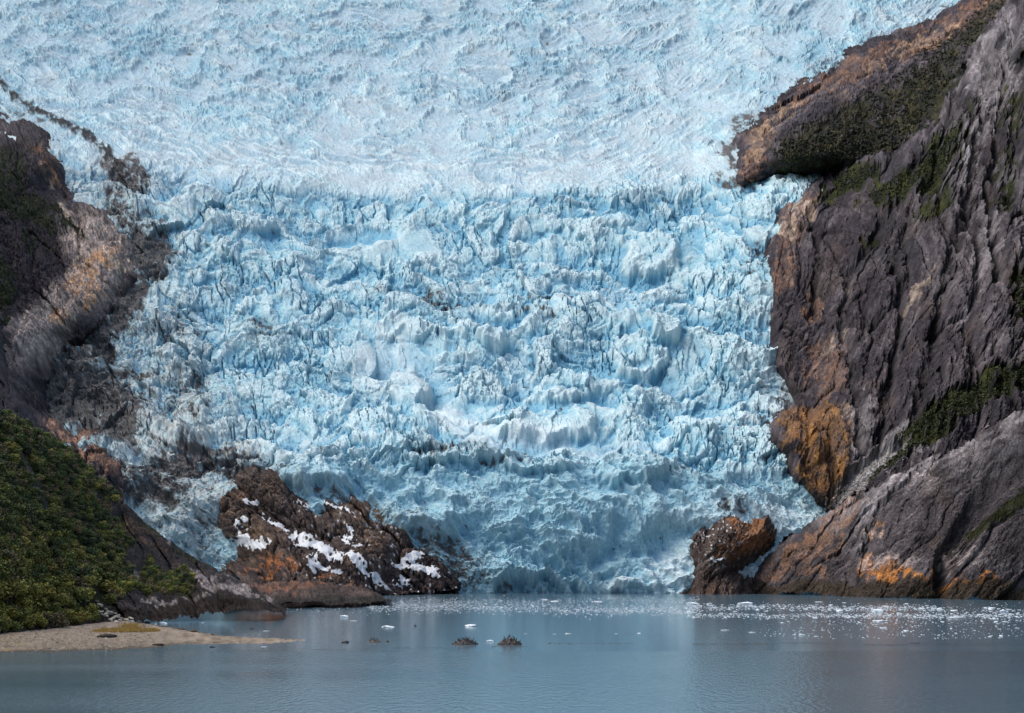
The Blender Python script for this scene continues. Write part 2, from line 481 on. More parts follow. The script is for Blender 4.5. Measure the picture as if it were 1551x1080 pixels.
    bandf = ridged(U2 / 22, (Vr + wy * 10) / 3.2, 3, 88)
    md = ridged(U2 / 62, V2 / 30, 4, 91, 0.5)
    mds = ridged(U2 / 17, V2 / 8, 4, 95, 0.6)
    flat = sstep(120, 250, y - bow(x))
    lane = sstep(0.16, 0.42, md + 0.12 * fbm(U / 40, V / 20, 3, 98))
    rgh = (0.25 + 0.75 * lane) * (1 - 0.5 * flat)
    rel_plat = (1 - 0.62 * flat) * md * 21 * (1 - 0.35 * sm) + rgh * (mds * 4.5 + tc * 0.6 + td * 1.1 + b3 * 0.7 + b4 * 0.9 + b2 * 0.4 + fine * 0.9) * (1 - 0.7 * sm) + (bands * 6 * (0.3 + fold) + bandf * 3.0 * (0.4 + fold)) * np.clip(0.6 + fbm(U / 26, V / 12, 3, 99), 0.1, 1.3)
    # --- steep toe: large facets, arching folds
    ax, ay = (x - 800.0), (y - 905.0) * 1.3
    rr = np.hypot(ax, ay); th = np.arctan2(-ay, ax)
    aw = blob(x, y, 840, 835, 130, 85, 20)
    flow = ridged(rr / 30 + wx * 0.7, th * 2.6 + wy, 4, 101) * aw + ridged((U2 - 0.6 * V2) / 60, (V2 + 0.5 * U2) / 45, 4, 103) * (1 - aw)
    curl = ridged((U2 + 0.9 * V2) / 34, (V2 - 0.8 * U2) / 150, 4, 105)
    rel_toe = big * 1.4 + ta * 0.25 + b1 * 0.10 + b3 * 0.22 * ruff + tc * 0.12 + flow * 10 + curl * 10 + fine * 0.45 + b4 * 0.35
    tw = np.clip(toe, 0, 1)
    rel = rel_plat * plat + (1 - plat) * (rel_fall * (1 - tw) + rel_toe * tw)
    # --- particular masses: (x, y, w, h, push)
    for (cx, cy, w, h, a) in [(1008, 508, 26, 26, 20), (965, 540, 40, 34, 16), (825, 545, 16, 26, 16), (845, 590, 55, 26, 13), (745, 520, 20, 14, 14), (985, 390, 46, 30, 18),
                              (620, 590, 32, 44, 14), (375, 330, 70, 22, 10), (545, 355, 60, 16, -8), (830, 650, 80, 22, 12), (290, 640, 28, 40, 12), (330, 620, 30, 40, 6),
                              (700, 700, 90, 10, 10), (820, 715, 60, 10, 9), (960, 722, 60, 22, 12), (600, 660, 70, 30, 10), (1040, 680, 40, 40, 8), (650, 500, 110, 14, 6), (870, 800, 60, 50, 10),
                              (945, 892, 34, 9, 6), (1015, 890, 35, 24, 5), (480, 720, 60, 30, 12), (640, 780, 60, 40, 12)]:
        dx = (sx - cx) / w; dy = (sy - cy) / h
        q2 = np.maximum(np.abs(dx), np.abs(dy)) * 0.5 + np.hypot(dx, dy) * 0.5
        rel = rel + 1.25 * a * (1 - sstep(0.7, 1.15, q2)) * (1 + 0.25 * dy)
    # smile-shaped scarp of the lower bench, and the cave at the water
    cr = seg_dist(sx, sy, [(655, 620), (690, 645), (740, 668), (790, 680), (850, 680), (920, 668)])
    rel = rel - 6 * np.exp(-(cr / 5.0) ** 2)
    arch = np.hypot((sx - 815) / 66, (sy - 903) / 27)
    rel = rel - 13 * (1 - sstep(0.75, 1.05, arch)) + 5 * np.exp(-((arch - 1.12) / 0.10) ** 2)
    for k in range(4):
        a2 = np.hypot((x - (806 + 12 * k)) / (95 + 26 * k), (y - 915) / (62 + 26 * k))
        rel = rel + (4.0 * np.exp(-((a2 - 1.1) / 0.05) ** 2)) * sstep(800, 860, x) * sstep(770, 820, y)
    # scarp below the ridge that crosses at y ~ 700
    yr = np.interp(x, [560, 640, 700, 760, 850, 950, 1040, 1100], [712, 688, 692, 706, 704, 712, 728, 745]) + 10 * fbm(U / 18, V / 18, 3, 111)
    rdg = (y - yr)
    rel = rel + 12 * np.exp(-(np.clip(-rdg, 0, 99) / 12) ** 2) * (rdg < 0) * blob(x, y, 830, 700, 300, 60) + 12 * np.exp(-(np.clip(rdg, 0, 99) / 60)) * (rdg >= 0) * blob(x, y, 830, 760, 300, 90)
    rel = rel.astype(f32)
    # ---------------- colour of the ice itself
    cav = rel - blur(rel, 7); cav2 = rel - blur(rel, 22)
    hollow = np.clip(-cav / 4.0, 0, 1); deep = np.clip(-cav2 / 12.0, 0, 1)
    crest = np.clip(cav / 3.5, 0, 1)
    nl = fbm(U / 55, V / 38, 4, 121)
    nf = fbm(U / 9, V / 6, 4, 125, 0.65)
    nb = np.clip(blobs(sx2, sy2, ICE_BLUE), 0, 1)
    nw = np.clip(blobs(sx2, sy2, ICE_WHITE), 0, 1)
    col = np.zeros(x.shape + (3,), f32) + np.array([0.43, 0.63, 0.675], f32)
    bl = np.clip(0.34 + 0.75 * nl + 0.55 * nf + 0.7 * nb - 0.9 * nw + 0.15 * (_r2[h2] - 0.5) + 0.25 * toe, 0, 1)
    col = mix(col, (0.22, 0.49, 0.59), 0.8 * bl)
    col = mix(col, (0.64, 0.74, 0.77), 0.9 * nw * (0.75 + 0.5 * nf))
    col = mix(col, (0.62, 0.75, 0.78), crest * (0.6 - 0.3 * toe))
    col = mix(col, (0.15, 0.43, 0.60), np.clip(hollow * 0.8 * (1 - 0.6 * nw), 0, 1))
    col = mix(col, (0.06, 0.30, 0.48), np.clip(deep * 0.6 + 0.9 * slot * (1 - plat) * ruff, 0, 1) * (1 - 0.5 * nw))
    # upper basin: faint pink-grey old snow
    col = mix(col, (0.50, 0.61, 0.66), plat * (1 - lane) * 0.7)
    col = mix(col, (0.22, 0.43, 0.53), plat * lane * (1 - flat) * np.clip(0.35 + 0.9 * nl + 0.8 * nf + 0.4 * nb, 0, 0.85))
    col = mix(col, (0.16, 0.33, 0.44), plat * sstep(0.45, 0.15, bands) * np.clip(0.3 + fold, 0, 1) * 0.6)
    pk = plat * np.clip(0.30 + 1.1 * fbm(U / 30, V / 12, 4, 131), 0, 1)
    col = mix(col, (0.42, 0.46, 0.49), 0.5 * pk * (1 - 0.6 * hollow))
    # toe gets a greyer blue
    col = mix(col, (0.30, 0.50, 0.585), 0.5 * toe * (1 - nw))
    g2 = fbm(U / 2.7, V / 2.0, 3, 137, 0.7)
    col = col * np.exp(0.26 * g2 - 0.02)[..., None]
    col = mix(col, (0.09, 0.34, 0.50), sstep(0.35, 0.8, -g2) * 0.5 * (1 - nw) * (1 - 0.8 * toe))
    col = mix(col, (0.50, 0.63, 0.68), 0.16)
    # old dirty ice along the left margin: pale grey, peppered with grit
    lm = blobs(sx2, sy2, [(285, 730, 100, 120, 40, 1), (250, 640, 70, 90, 10, .8), (230, 520, 60, 90, 10, .6), (150, 300, 60, 70, 40, .5), (60, 230, 60, 30, 35, .4)])
    col = mix(col, (0.56, 0.60, 0.58), np.clip(lm * (0.55 + 0.7 * nf), 0, 0.9) * (1 - 0.5 * hollow))
    pep = fbm(U / 3.6, V / 3.0, 3, 139, 0.7) + 0.6 * fbm(U / 16, V / 12, 3, 143)
    col = mix(col, (0.075, 0.072, 0.07), sstep(0.30, 0.75, pep) * lm * 0.9)
    # rock debris
    dt = np.clip(blobs(sx2, sy2, ICE_DIRT), 0, 1.5)
    mor = line_mask(x + 7 * fbm(U / 10, V / 10, 3, 141), y + 7 * fbm(U / 10, V / 10, 3, 145), MORAINE, 5.5)
    mor = mor * sstep(-0.5, -0.05, fbm(U / 8, V / 6, 3, 147) + 0.1)
    dn = fbm(U2 / 8, V2 / 6, 5, 151, 0.7)
    dirt = np.clip(sstep(0.55, 0.95, dt * 1.15 + dn * 0.95 + 0.12 * np.clip(-cav, -2, 2)), 0, 1)
    light = sstep(0.05, 0.5, fbm(U / 30, V / 30, 3, 155) + 0.5 * nf) * 0.10
    leftm = sstep(480, 200, x) * sstep(180, 330, y)
    light = light + 0.42 * leftm * sstep(0.0, 0.35, fbm(U2 / 14, V2 / 9, 5, 157, 0.65))
    streak = sstep(0.35, 0.75, ridged((U2 - 0.4 * V2) / 4, V2 / 26, 3, 159)) * leftm
    col = mix(col, (0.22, 0.215, 0.20), np.clip(light, 0, 1))
    col = mix(col, (0.10, 0.10, 0.10), 0.55 * streak * sstep(0.2, 0.6, dt + 0.3))
    col = mix(col, (0.10, 0.14, 0.155), 0.35 * np.clip(dt, 0, 1))
    col = mix(col, mix(np.zeros(x.shape + (3,), f32) + np.array([0.05, 0.047, 0.048], f32), (0.125, 0.115, 0.11), np.clip(0.5 + nf, 0, 1)), dirt * 0.93)
    col = mix(col, (0.032, 0.030, 0.031), mor * 0.97)
    rel = rel + 3 * mor + 2.2 * dirt * ridged(U / 4, V / 4, 3, 161)
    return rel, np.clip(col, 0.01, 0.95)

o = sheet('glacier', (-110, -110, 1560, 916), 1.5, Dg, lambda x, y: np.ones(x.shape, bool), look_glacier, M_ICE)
tag(o, 'wide blue white glacier tumbling down the valley to the water', kind='structure')

# ------------------------------------------------------------------ rock
def rock_relief(U, V, ang, sc_=1.0, seed=0, aspect=3.2):
    """polished slabs between long cracks running at angle ang (deg from horizontal)"""
    a = math.radians(ang)
    u = U * math.cos(a) + V * math.sin(a); v = -U * math.sin(a) + V * math.cos(a)
    w = fbm(U / (110 * sc_), V / (110 * sc_), 2, seed) * 16 * sc_
    w2 = fbm(U / (15 * sc_), V / (15 * sc_), 3, seed + 4) * 2.2 * sc_
    v = v + w + w2; u = u + w * 0.8
    out = 0; gs = []
    for k, (S, A) in enumerate(((64, 29), (26, 13), (10.5, 5.2), (4.6, 2.2))):
        S = S * sc_; A = A * sc_
        f1, f2, h, ox, oy = worley(v / S, u / (S * aspect), seed + 7 * k)
        g = f2 - f1
        out = out + A * (np.sqrt(np.clip(g, 0, 1)) * 0.85 + (_r3[h] - 0.5) * 0.40 * sstep(0, .15, g) + ox * (_r1[h] - 0.5) * 1.0 + oy * (_r2[h] - 0.5) * 0.9)
        gs.append(g)
    out = out + ridged(v / (5 * sc_), u / (16 * sc_), 4, seed + 31, 0.6) * 1.3 * sc_ + fbm(U / 2.2, V / 2.2, 2, seed + 37) * 0.5
    return out, gs, u, v

def rock_colour(U, V, u, v, gs, seed, wmax=0.3, base=(0.045, 0.039, 0.046), pale=(0.17, 0.15, 0.16), warm=(0.13, 0.088, 0.06)):
    n1 = fbm(v / 26, u / 90, 4, seed + 41); n2 = fbm(v / 5, u / 20, 4, seed + 45, 0.65); n3 = fbm(U / 40, V / 40, 3, seed + 49)
    col = np.zeros(U.shape + (3,), f32) + np.array(base, f32)
    col = mix(col, pale, np.clip(0.12 + 0.55 * n1 + 0.6 * n2, 0, 1))
    col = mix(col, warm, np.clip(-0.1 + 0.5 * n3 + 0.3 * n2, 0, wmax))
    cr = np.clip((1 - sstep(0, 0.10, gs[1])) * 0.6 + (1 - sstep(0, 0.12, gs[2])) * 0.45, 0, 1)
    col = mix(col, (0.022, 0.02, 0.022), cr * 0.8)
    return col, n1, n2, n3

def paint(col, x, y, lst, c, n, k=1.0, thr=(0.5, 0.78), nk=1.0):
    hf = 0.28 * fbm(x / 5.5, y / 5.5, 4, 771, 0.65) + 0.22 * fbm(x / 22, y / 22, 3, 775)
    b = blobs(x + 10 * fbm(x / 18, y / 18, 3, 781), y + 10 * fbm(x / 18, y / 18, 3, 785), lst)
    m = sstep(thr[0], thr[1] + 0.18, b + 0.7 * nk * n + hf) * np.clip(b * 4, 0, 1)
    m = m * np.clip(0.62 + 1.5 * hf + 0.5 * fbm(x / 9, y / 13, 3, 789), 0.05, 1)
    return mix(col, c, np.clip(m * k, 0, 1)), m

def edge_round(x, y, pts, w, R):
    d = np.clip(seg_dist(x, y, pts) / w, 0, 1)
    return R * (1 - np.sqrt(np.clip(1 - (1 - d) ** 2, 0, 1)))

def rock_sheet(name, label, poly, ctrl, contact, silh, look, step=1.5, bury=3.5, w=22, R=90, jag=5.0, lift=0.0, mat=M_ROCK, dd=(0, -0.85, 0.5), pad=34, streak=60, wr=1.6):
    if contact:
        cs = contact[::2] + [contact[-1]]
        ctrl = [c for c in ctrl if seg_dist(np.array([float(c[0])]), np.array([float(c[1])]), contact)[0] > 22] + [(p[0], p[1], float(Dg(np.array([float(p[0])]), np.array([float(p[1])]))[0])) for p in cs]
    T = tps(ctrl)
    xs = [p[0] for p in poly]; ys = [p[1] for p in poly]
    box = (min(xs) - pad, min(ys) - pad, max(xs) + pad, max(ys) + pad)
    def D_fn(x, y):
        D = T(x, y)
        s = sdf(x, y, poly)
        if contact:
            dc = seg_dist(x, y, contact)
            D = D + bury * np.where(s < 0, dc, 0) - lift * sstep(0, 30, np.where(s > 0, dc, 0))
        if silh:
            D = D + edge_round(x, y, silh, w, R)
        return D
    def M_fn(x, y):
        n = fbm(x / 26, y / 26, 4, 201) * jag * 1.6 + fbm(x / 7, y / 7, 2, 205) * jag * 0.7
        m = inside(x + n, y + n * 0.8, poly)
        if contact:
            m |= (seg_dist(x, y, contact) < 26)
        return m
    def look2(x, y, P):
        rel, col = look(x, y, P)
        a = math.radians(streak)
        px, py = x * math.cos(a) - y * math.sin(a), x * math.sin(a) + y * math.cos(a)
        w = 8 * fbm(x / 60, y / 60, 3, 791)
        f = 0.75 * fbm((py + w) / 4.2, px / 14, 4, 793, 0.7) + 0.55 * fbm(x / 3.0, y / 3.0, 3, 797, 0.7) + 0.35 * fbm(x / 35, y / 35, 3, 799)
        rel = rel + (1.5 * fbm((py + w) / 5.0, px / 15, 3, 801, 0.7) + 0.7 * fbm(x / 2.8, y / 2.8, 2, 803)) * wr * (x[0, 1] - x[0, 0]) / 1.5
        return rel.astype(f32), np.clip(col * np.exp(0.9 * f - 0.05)[..., None], 0.006, 0.8)
    o = sheet(name, box, step, D_fn, M_fn, look2, mat, dd)
    tag(o, label, kind='structure')
    return o

# --- upper right slope beyond the cliff: shrubs above, rusty polished rock along the ice
UR_CONTACT = [(1560, -90), (1500, -30), (1462, 2), (1420, 26), (1392, 40), (1330, 62), (1292, 80), (1278, 100), (1232, 128), (1182, 165), (1148, 195), (1132, 222), (1120, 250), (1128, 282)]
UR_POLY = UR_CONTACT + [(1150, 284), (1235, 268), (1300, 280), (1400, 270), (1470, 200), (1520, 120), (1600, 40), (1640, -90)]
UR_VEG = [(1150, 200, 1, 1, 0)]
def look_ur(x, y, P):
    U = (x - 775) * 0.75; V = (868 - y) * 0.75
    r, gs, u, v = rock_relief(U, V, 32, 0.6, 301)
    col, n1, n2, n3 = rock_colour(U, V, u, v, gs, 301)
    d = seg_dist(x, y, UR_CONTACT)
    nn = fbm(U / 14, V / 8, 4, 311, 0.6)
    col, _ = paint(col, x, y, [(1410, 60, 75, 22, -28), (1300, 110, 70, 20, -30), (1480, 20, 60, 24, -35), (1150, 215, 30, 20, -50), (1142, 255, 22, 34, 0), (1215, 150, 50, 12, -38)], (0.22, 0.12, 0.07), n2 + 0.5 * nn, 0.7)
    col, _ = paint(col, x, y, [(1405, 62, 60, 12, -20), (1180, 185, 60, 12, -40), (1145, 230, 16, 30, 20), (1345, 95, 60, 10, -28)], (0.42, 0.30, 0.20), n2, 0.7, (0.65, 0.95))
    edge = np.interp(x, [1100, 1200, 1300, 1400, 1450, 1500, 1560], [190, 205, 150, 95, 50, 5, -60]) + 22 * nn
    veg = sstep(-6, 16, y - edge) * sstep(1158, 1190, x + 20 * nn) * sstep(-0.55, 0.35, n3 * 0.6 + nn * 0.9 + 0.25)
    gcol = mix(np.zeros(x.shape + (3,), f32) + np.array([0.016, 0.019, 0.014], f32), (0.050, 0.047, 0.022), np.clip(0.45 + 1.1 * fbm(U / 20, V / 9, 4, 317), 0, 1))
    col = mix(col, gcol, veg)
    bush = ridged(U / 7, V / 5, 3, 321)
    r = r * (1 - 0.72 * veg) + veg * bush * 5
    return r.astype(f32), col
rock_sheet('upper_slope', 'dark shrubby hillside with rusty rock edge above the ice tongue', UR_POLY,
           [(1128, 280, 2500), (1132, 222, 2830), (1182, 165, 3350), (1290, 82, 3950), (1462, 0, 4500), (1300, 262, 2300), (1440, 180, 2350), (1540, 0, 2900), (1300, 180, 2650), (1600, -80, 3300), (1190, 235, 2330), (1250, 235, 2290), (1235, 260, 2330), (1235, 288, 2500), (1165, 292, 2480), (1300, 300, 2480), (1380, 120, 2900)],
           UR_CONTACT, None, look_ur, lift=25, streak=30, wr=3)

# --- main right-hand cliff
RC_CONTACT = [(1262, 268), (1240, 292), (1205, 318), (1193, 345), (1184, 385), (1172, 425), (1176, 500), (1178, 570), (1207, 600), (1232, 626), (1200, 632), (1186, 648), (1170, 682), (1196, 712), (1204, 742), (1240, 778)]
RC_TOP = [(1600, -160), (1545, -60), (1528, 0), (1505, 40), (1478, 75), (1455, 100), (1446, 135), (1425, 165), (1414, 205), (1372, 232), (1330, 252), (1300, 258), (1262, 268)]
RC_POLY = RC_TOP + RC_CONTACT[1:] + [(1300, 800), (1480, 760), (1700, 700), (1700, -160)]
def look_rc(x, y, P):
    U = (x - 775) * 0.62; V = (868 - y) * 0.62
    r, gs, u, v = rock_relief(U, V, 68, 1.0, 401, 1.8)
    r2, gs2, u2, v2 = rock_relief(U, V, 80, 0.85, 441, 2.4)
    t = sstep(1330, 1440, x)
    r = r * (1 - t) + r2 * 1.5 * t
    gs = [a * (1 - t) + b * t for a, b in zip(gs, gs2)]
    col, n1, n2, n3 = rock_colour(U, V, u, v, gs, 401)
    nn = fbm(U / 12, V / 14, 4, 411, 0.6)
    col = mix(col, (0.24, 0.215, 0.225), 0.55 * t * np.clip(0.3 + 1.6 * fbm(v2 / 8, u2 / 30, 4, 415), 0, 1) * sstep(640, 420, y))
    col, _ = paint(col, x, y, [(1500, 130, 40, 100, 15), (1485, 400, 20, 60, 10), (1460, 260, 14, 60, 12), (1365, 690, 40, 30, 0), (1300, 670, 30, 50, 10)], (0.33, 0.31, 0.32), n2 + nn * 0.4, 0.7)
    col, _ = paint(col, x, y, [(1195, 360, 22, 50, 15), (1185, 430, 22, 30, 20), (1215, 330, 26, 12, -50), (1245, 560, 30, 40, 30), (1250, 600, 22, 30, 20), (1225, 480, 16, 30, 10)], (0.26, 0.15, 0.095), n2 + 0.4 * nn, 0.65)
    col, _ = paint(col, x, y, [(1210, 335, 18, 20, 40), (1190, 365, 14, 20, 20), (1265, 530, 30, 5, -45), (1380, 470, 44, 6, -55), (1270, 650, 20, 10, 20)], (0.45, 0.36, 0.28), n2, 0.7)
    # rust-coloured shoulder
    col, rust = paint(col, x, y, [(1232, 680, 56, 48, 60, 1.1), (1240, 735, 34, 40, 10, 1.1), (1215, 650, 34, 20, 20, 1)], (0.25, 0.125, 0.05), n2 * 0.7 + nn * 0.4, 1.0, (0.3, 0.6), 0.6)
    col = mix(col, (0.13, 0.085, 0.05), rust * np.clip(0.3 + 1.3 * n1 + 0.8 * nn, 0, 0.85))
    col = mix(col, (0.36, 0.185, 0.06), rust * np.clip(-0.1 + 1.4 * fbm(U / 10, V / 16, 4, 421), 0, 0.9))
    for (cx, cy, w, h, a) in [(1215, 700, 34, 38, 20), (1248, 700, 34, 62, 14), (1290, 475, 52, 42, 15), (1340, 470, 30, 50, 8), (1265, 540, 36, 60, 8), (1190, 660, 20, 12, 8)]:
        q = np.hypot((x - cx) / w, (y - cy) / h)
        r = r + a * np.sqrt(np.clip(1 - q * q, 0, 1))
    for pts, wd in (([(1446, 130), (1425, 250), (1385, 330), (1345, 425)], 8), ([(1480, 215), (1452, 330), (1425, 450), (1402, 560), (1378, 650)], 8), ([(1535, 60), (1505, 200), (1492, 330), (1500, 460)], 7),
                    ([(1400, 235), (1350, 325), (1325, 370), (1282, 430), (1268, 520), (1285, 600), (1300, 690)], 6), ([(1350, 420), (1362, 520), (1340, 600), (1330, 680)], 6), ([(1225, 330), (1238, 420), (1222, 500)], 5)):
        gm = line_mask(x + 9 * nn, y + 9 * n3, pts, wd, 0.9)
        r = r - 15 * gm
        col = mix(col, (0.016, 0.016, 0.015), 0.6 * gm * np.clip(0.7 + nn, 0, 1))
    # plants on the ledges
    vegm = blobs(x + 14 * nn, y + 10 * n3, [(1290, 285, 40, 18, -20), (1250, 310, 18, 20, 0, .8), (1370, 290, 80, 22, -30, .9), (1420, 260, 30, 50, 30, .9), (1500, 610, 90, 22, -24), (1440, 640, 60, 20, -20), (1400, 670, 40, 25, -20), (1345, 712, 36, 14, -35), (1545, 480, 30, 50, 0, .8),
                                           (1320, 380, 20, 10, 0, .7), (1515, 300, 18, 50, 0, .7), (1410, 330, 22, 50, 30, .8), (1530, 200, 20, 50, 10, .7), (1460, 200, 14, 40, 20, .7), (1551, 590, 60, 24, -20)])
    veg = sstep(0.45, 0.8, vegm + 0.9 * n2 + 0.3 * nn) * np.clip(vegm * 3, 0, 1)
    gcol = mix(np.zeros(x.shape + (3,), f32) + np.array([0.012, 0.018, 0.009], f32), (0.046, 0.050, 0.016), np.clip(0.4 + 1.2 * nn, 0, 1))
    col = mix(col, gcol, veg)
    r = r * (1 - 0.3 * veg) + veg * ridged(U / 5, V / 4, 3, 425) * 3.5
    # scree gully
    sg = blob(x, y, 1318, 722, 62, 20, -38) + blob(x, y, 1275, 760, 40, 18, -50)
    sg = sstep(0.3, 0.7, np.clip(sg, 0, 1) + 0.3 * nn) * (1 - rust)
    f1, f2, h, _, _ = worley(U / 2.4, V / 1.8, 431)
    r = r * (1 - 0.8 * sg) + sg * (1.5 * sstep(0, .5, f2 - f1) + _r3[h] * 0.8 - 6)
    col = mix(col, np.stack([0.18 + 0.22 * _r1[h]] * 3, -1) * np.array([1, .95, .93], f32), sg * 0.9)
    # colder, darker seams
    return r.astype(f32), col
rock_sheet('right_cliff', 'tall grey cracked cliff along the right edge of the glacier', RC_POLY,
           [(1262, 268, 2330), (1200, 330, 2260), (1184, 385, 2140), (1172, 430, 2030), (1178, 570, 1760), (1232, 626, 1640), (1170, 682, 1530), (1204, 742, 1475), (1240, 778, 1440), (1350, 700, 1370), (1551, 400, 1500), (1551, 640, 1280),
            (1551, 0, 1750), (1440, 160, 1950), (1400, 500, 1580), (1320, 350, 1900), (1300, 262, 2160), (1300, 780, 1380), (1480, 740, 1270), (1690, 400, 1300), (1690, 0, 1500)],
           RC_CONTACT, RC_TOP, look_rc, lift=4, w=26, R=150)

# --- low spur of polished rock on the right shore
SP_TOP = [(1720, 560), (1600, 618), (1551, 642), (1520, 650), (1478, 672), (1446, 690), (1410, 698), (1385, 722), (1360, 738), (1320, 745), (1290, 762), (1262, 778), (1238, 792), (1205, 812), (1176, 834), (1152, 856), (1132, 878), (1106, 897)]
SP_POLY = SP_TOP + [(1100, 912), (1300, 920), (1551, 930), (1720, 930)]
def look_sp(x, y, P):
    U = (x - 775) * 0.52; V = (868 - y) * 0.52
    r, gs, u, v = rock_relief(U, V, 42, 0.8, 501, 3.8)
    r2, gs2, u2, v2 = rock_relief(U, V, 72, 0.7, 541, 3.4)
    t = sstep(1400, 1500, x) * sstep(830, 700, y)
    r = r * 0.95 * (1 - t) + r2 * 1.1 * t
    gs = [a * (1 - t) + b * t for a, b in zip(gs, gs2)]
    col, n1, n2, n3 = rock_colour(U, V, u, v, gs, 501, base=(0.062, 0.054, 0.058), warm=(0.13, 0.09, 0.06))
    nn = fbm(U / 9, V / 9, 4, 511, 0.6)
    # pale polished crest and the long pale rib
    top = sstep(70, 0, seg_dist(x, y, SP_TOP[3:12]))
    rib = line_mask(x + 10 * nn, y + 8 * nn, [(1400, 715), (1345, 745), (1310, 790), (1288, 840)], 12)
    col = mix(col, (0.36, 0.33, 0.335), np.clip(0.62 * top + 0.6 * rib, 0, 1) * np.clip(0.55 + 1.2 * n2, 0, 1))
    r = r + 9 * rib
    r = r - 22 * blob(x, y, 1462, 810, 18, 90, 30) - 16 * blob(x, y, 1420, 880, 14, 30, 0)
    col, _ = paint(col, x, y, [(1225, 840, 70, 24, -30), (1270, 790, 46, 20, -45), (1190, 880, 60, 14, 0, .8)], (0.26, 0.145, 0.085), n2 + .5 * nn, 0.75)
    col, _ = paint(col, x, y, [(1345, 882, 34, 20, 0, 1.2), (1320, 822, 22, 10, -20), (1310, 870, 14, 26, 10), (1400, 896, 40, 5, 0, .9), (1455, 898, 60, 7, 0, 1)], (0.50, 0.20, 0.035), n2 + 0.6 * nn, 0.9, (0.6, 1.0))
    col, _ = paint(col, x, y, [(1330, 865, 40, 14, 0), (1320, 822, 26, 9, -10), (1440, 860, 22, 20, -40), (1480, 860, 30, 16, -20, .8), (1375, 870, 20, 12, 0)], (0.46, 0.40, 0.38), n2 - .3 * nn, 0.7, (0.6, 0.95))
    # brown tide band just above the water
    tide = sstep(6.5, 3.0, P[..., 2].astype(f32) + 1.6 * nn)
    col = mix(col, (0.045, 0.033, 0.020), tide * 0.8)
    vegm = blobs(x + 10 * nn, y + 8 * n2, [(1500, 800, 60, 12, -35, .8), (1545, 770, 30, 12, -30, .8), (1380, 700, 40, 8, -25)])
    veg = sstep(0.4, 0.7, vegm + 0.7 * n2) * np.clip(vegm * 3, 0, 1)
    col = mix(col, (0.028, 0.030, 0.013), veg)
    r = r + veg * ridged(U / 3, V / 3, 3, 521) * 2
    return r.astype(f32), col
rock_sheet('right_spur', 'low polished grey rock spur running down to the water at right', SP_POLY,
           [(1106, 897, 1440), (1240, 790, 1345), (1551, 642, 1040), (1551, 908, 1058), (1300, 903, 1215), (1400, 703, 1190), (1200, 900, 1340), (1700, 560, 900), (1700, 908, 960), (1400, 906, 1140), (1340, 800, 1225)],
           None, SP_TOP, look_sp, w=30, R=80, jag=3, streak=42, wr=1.2)

# --- left valley wall
LW_CONTACT = [(-110, 130), (-30, 178), (0, 196), (34, 212), (72, 238), (98, 262), (86, 292), (110, 318), (150, 334), (188, 378), (204, 425), (180, 465), (150, 500), (105, 528), (88, 560), (70, 580), (60, 640), (95, 665), (150, 672), (186, 700), (192, 745)]
LW_POLY = LW_CONTACT + [(190, 800), (60, 780), (-110, 700)]
def look_lw(x, y, P):
    U = (x - 775) * 0.62; V = (868 - y) * 0.62
    r, gs, u, v = rock_relief(U, V, -58, 0.55, 601, 1.9)
    col, n1, n2, n3 = rock_colour(U, V, u, v, gs, 601)
    nn = fbm(U / 10, V / 12, 4, 611, 0.6)
    near = 1 - sstep(20, 60, seg_dist(x, y, LW_CONTACT) + 10 * nn)
    dark = sstep(0.0, 0.5, blobs(x + 12 * nn, y + 8 * n3, [(20, 420, 75, 110, -8), (60, 420, 45, 60, 20, .8), (0, 300, 80, 60, 30), (20, 260, 30, 30, 30, .8)]))
    pal = blobs(x + 8 * nn, y + 8 * n2, [(150, 380, 55, 45, 30), (140, 440, 50, 40, -40), (60, 540, 45, 34, -10), (65, 500, 50, 24, -20), (90, 470, 30, 18, 0)])
    col = mix(col, (0.38, 0.32, 0.285), np.clip(pal * (0.8 + 0.8 * n2), 0, 1))
    col, _ = paint(col, x, y, [(175, 405, 22, 20, 0), (130, 430, 16, 40, 40), (80, 280, 22, 10, 40), (150, 455, 20, 14, -50), (88, 490, 14, 12, 0)], (0.50, 0.29, 0.15), n2 + .4 * nn, 0.85)
    col, _ = paint(col, x, y, [(185, 415, 20, 10, -20, 1.2), (62, 272, 34, 8, 45), (110, 345, 40, 8, 50), (95, 460, 40, 6, 60)], (0.62, 0.50, 0.38), n2, 0.8)
    col, _ = paint(col, x, y, [(150, 690, 40, 26, 35, 1.2), (110, 670, 44, 14, 25, 1.1), (175, 725, 16, 14, 0, 1.3)], (0.34, 0.20, 0.135), n2 + .3 * nn, 0.9)
    col, _ = paint(col, x, y, [(70, 255, 30, 22, 30, .9)], (0.14, 0.08, 0.05), n2, 0.8)
    col = mix(col, (0.022, 0.019, 0.025), np.clip(dark * (1 - pal) * 0.95, 0, 1))
    vegm = blobs(x + 14 * nn, y + 12 * n3, [(40, 320, 70, 24, 30), (10, 275, 40, 40, 30, .8), (100, 345, 40, 8, 40, .7), (5, 450, 25, 60, 0, .8), (60, 380, 30, 16, 20, .6)])
    veg = sstep(0.4, 0.75, vegm + 0.8 * n2)
    col = mix(col, (0.016, 0.021, 0.010), veg)
    r = r + veg * ridged(U / 5, V / 4, 3, 621) * 3.5
    for (cx, cy, w, h, a) in [(155, 385, 50, 46, 10), (135, 440, 36, 30, 6), (60, 545, 36, 30, 8), (70, 270, 36, 26, 12), (150, 705, 22, 24, 12), (176, 722, 15, 17, 9), (120, 680, 22, 14, 8), (95, 668, 20, 10, 5)]:
        q = np.hypot((x - cx) / w, (y - cy) / h)
        r = r + a * np.sqrt(np.clip(1 - q * q, 0, 1)) 
    return r.astype(f32), col
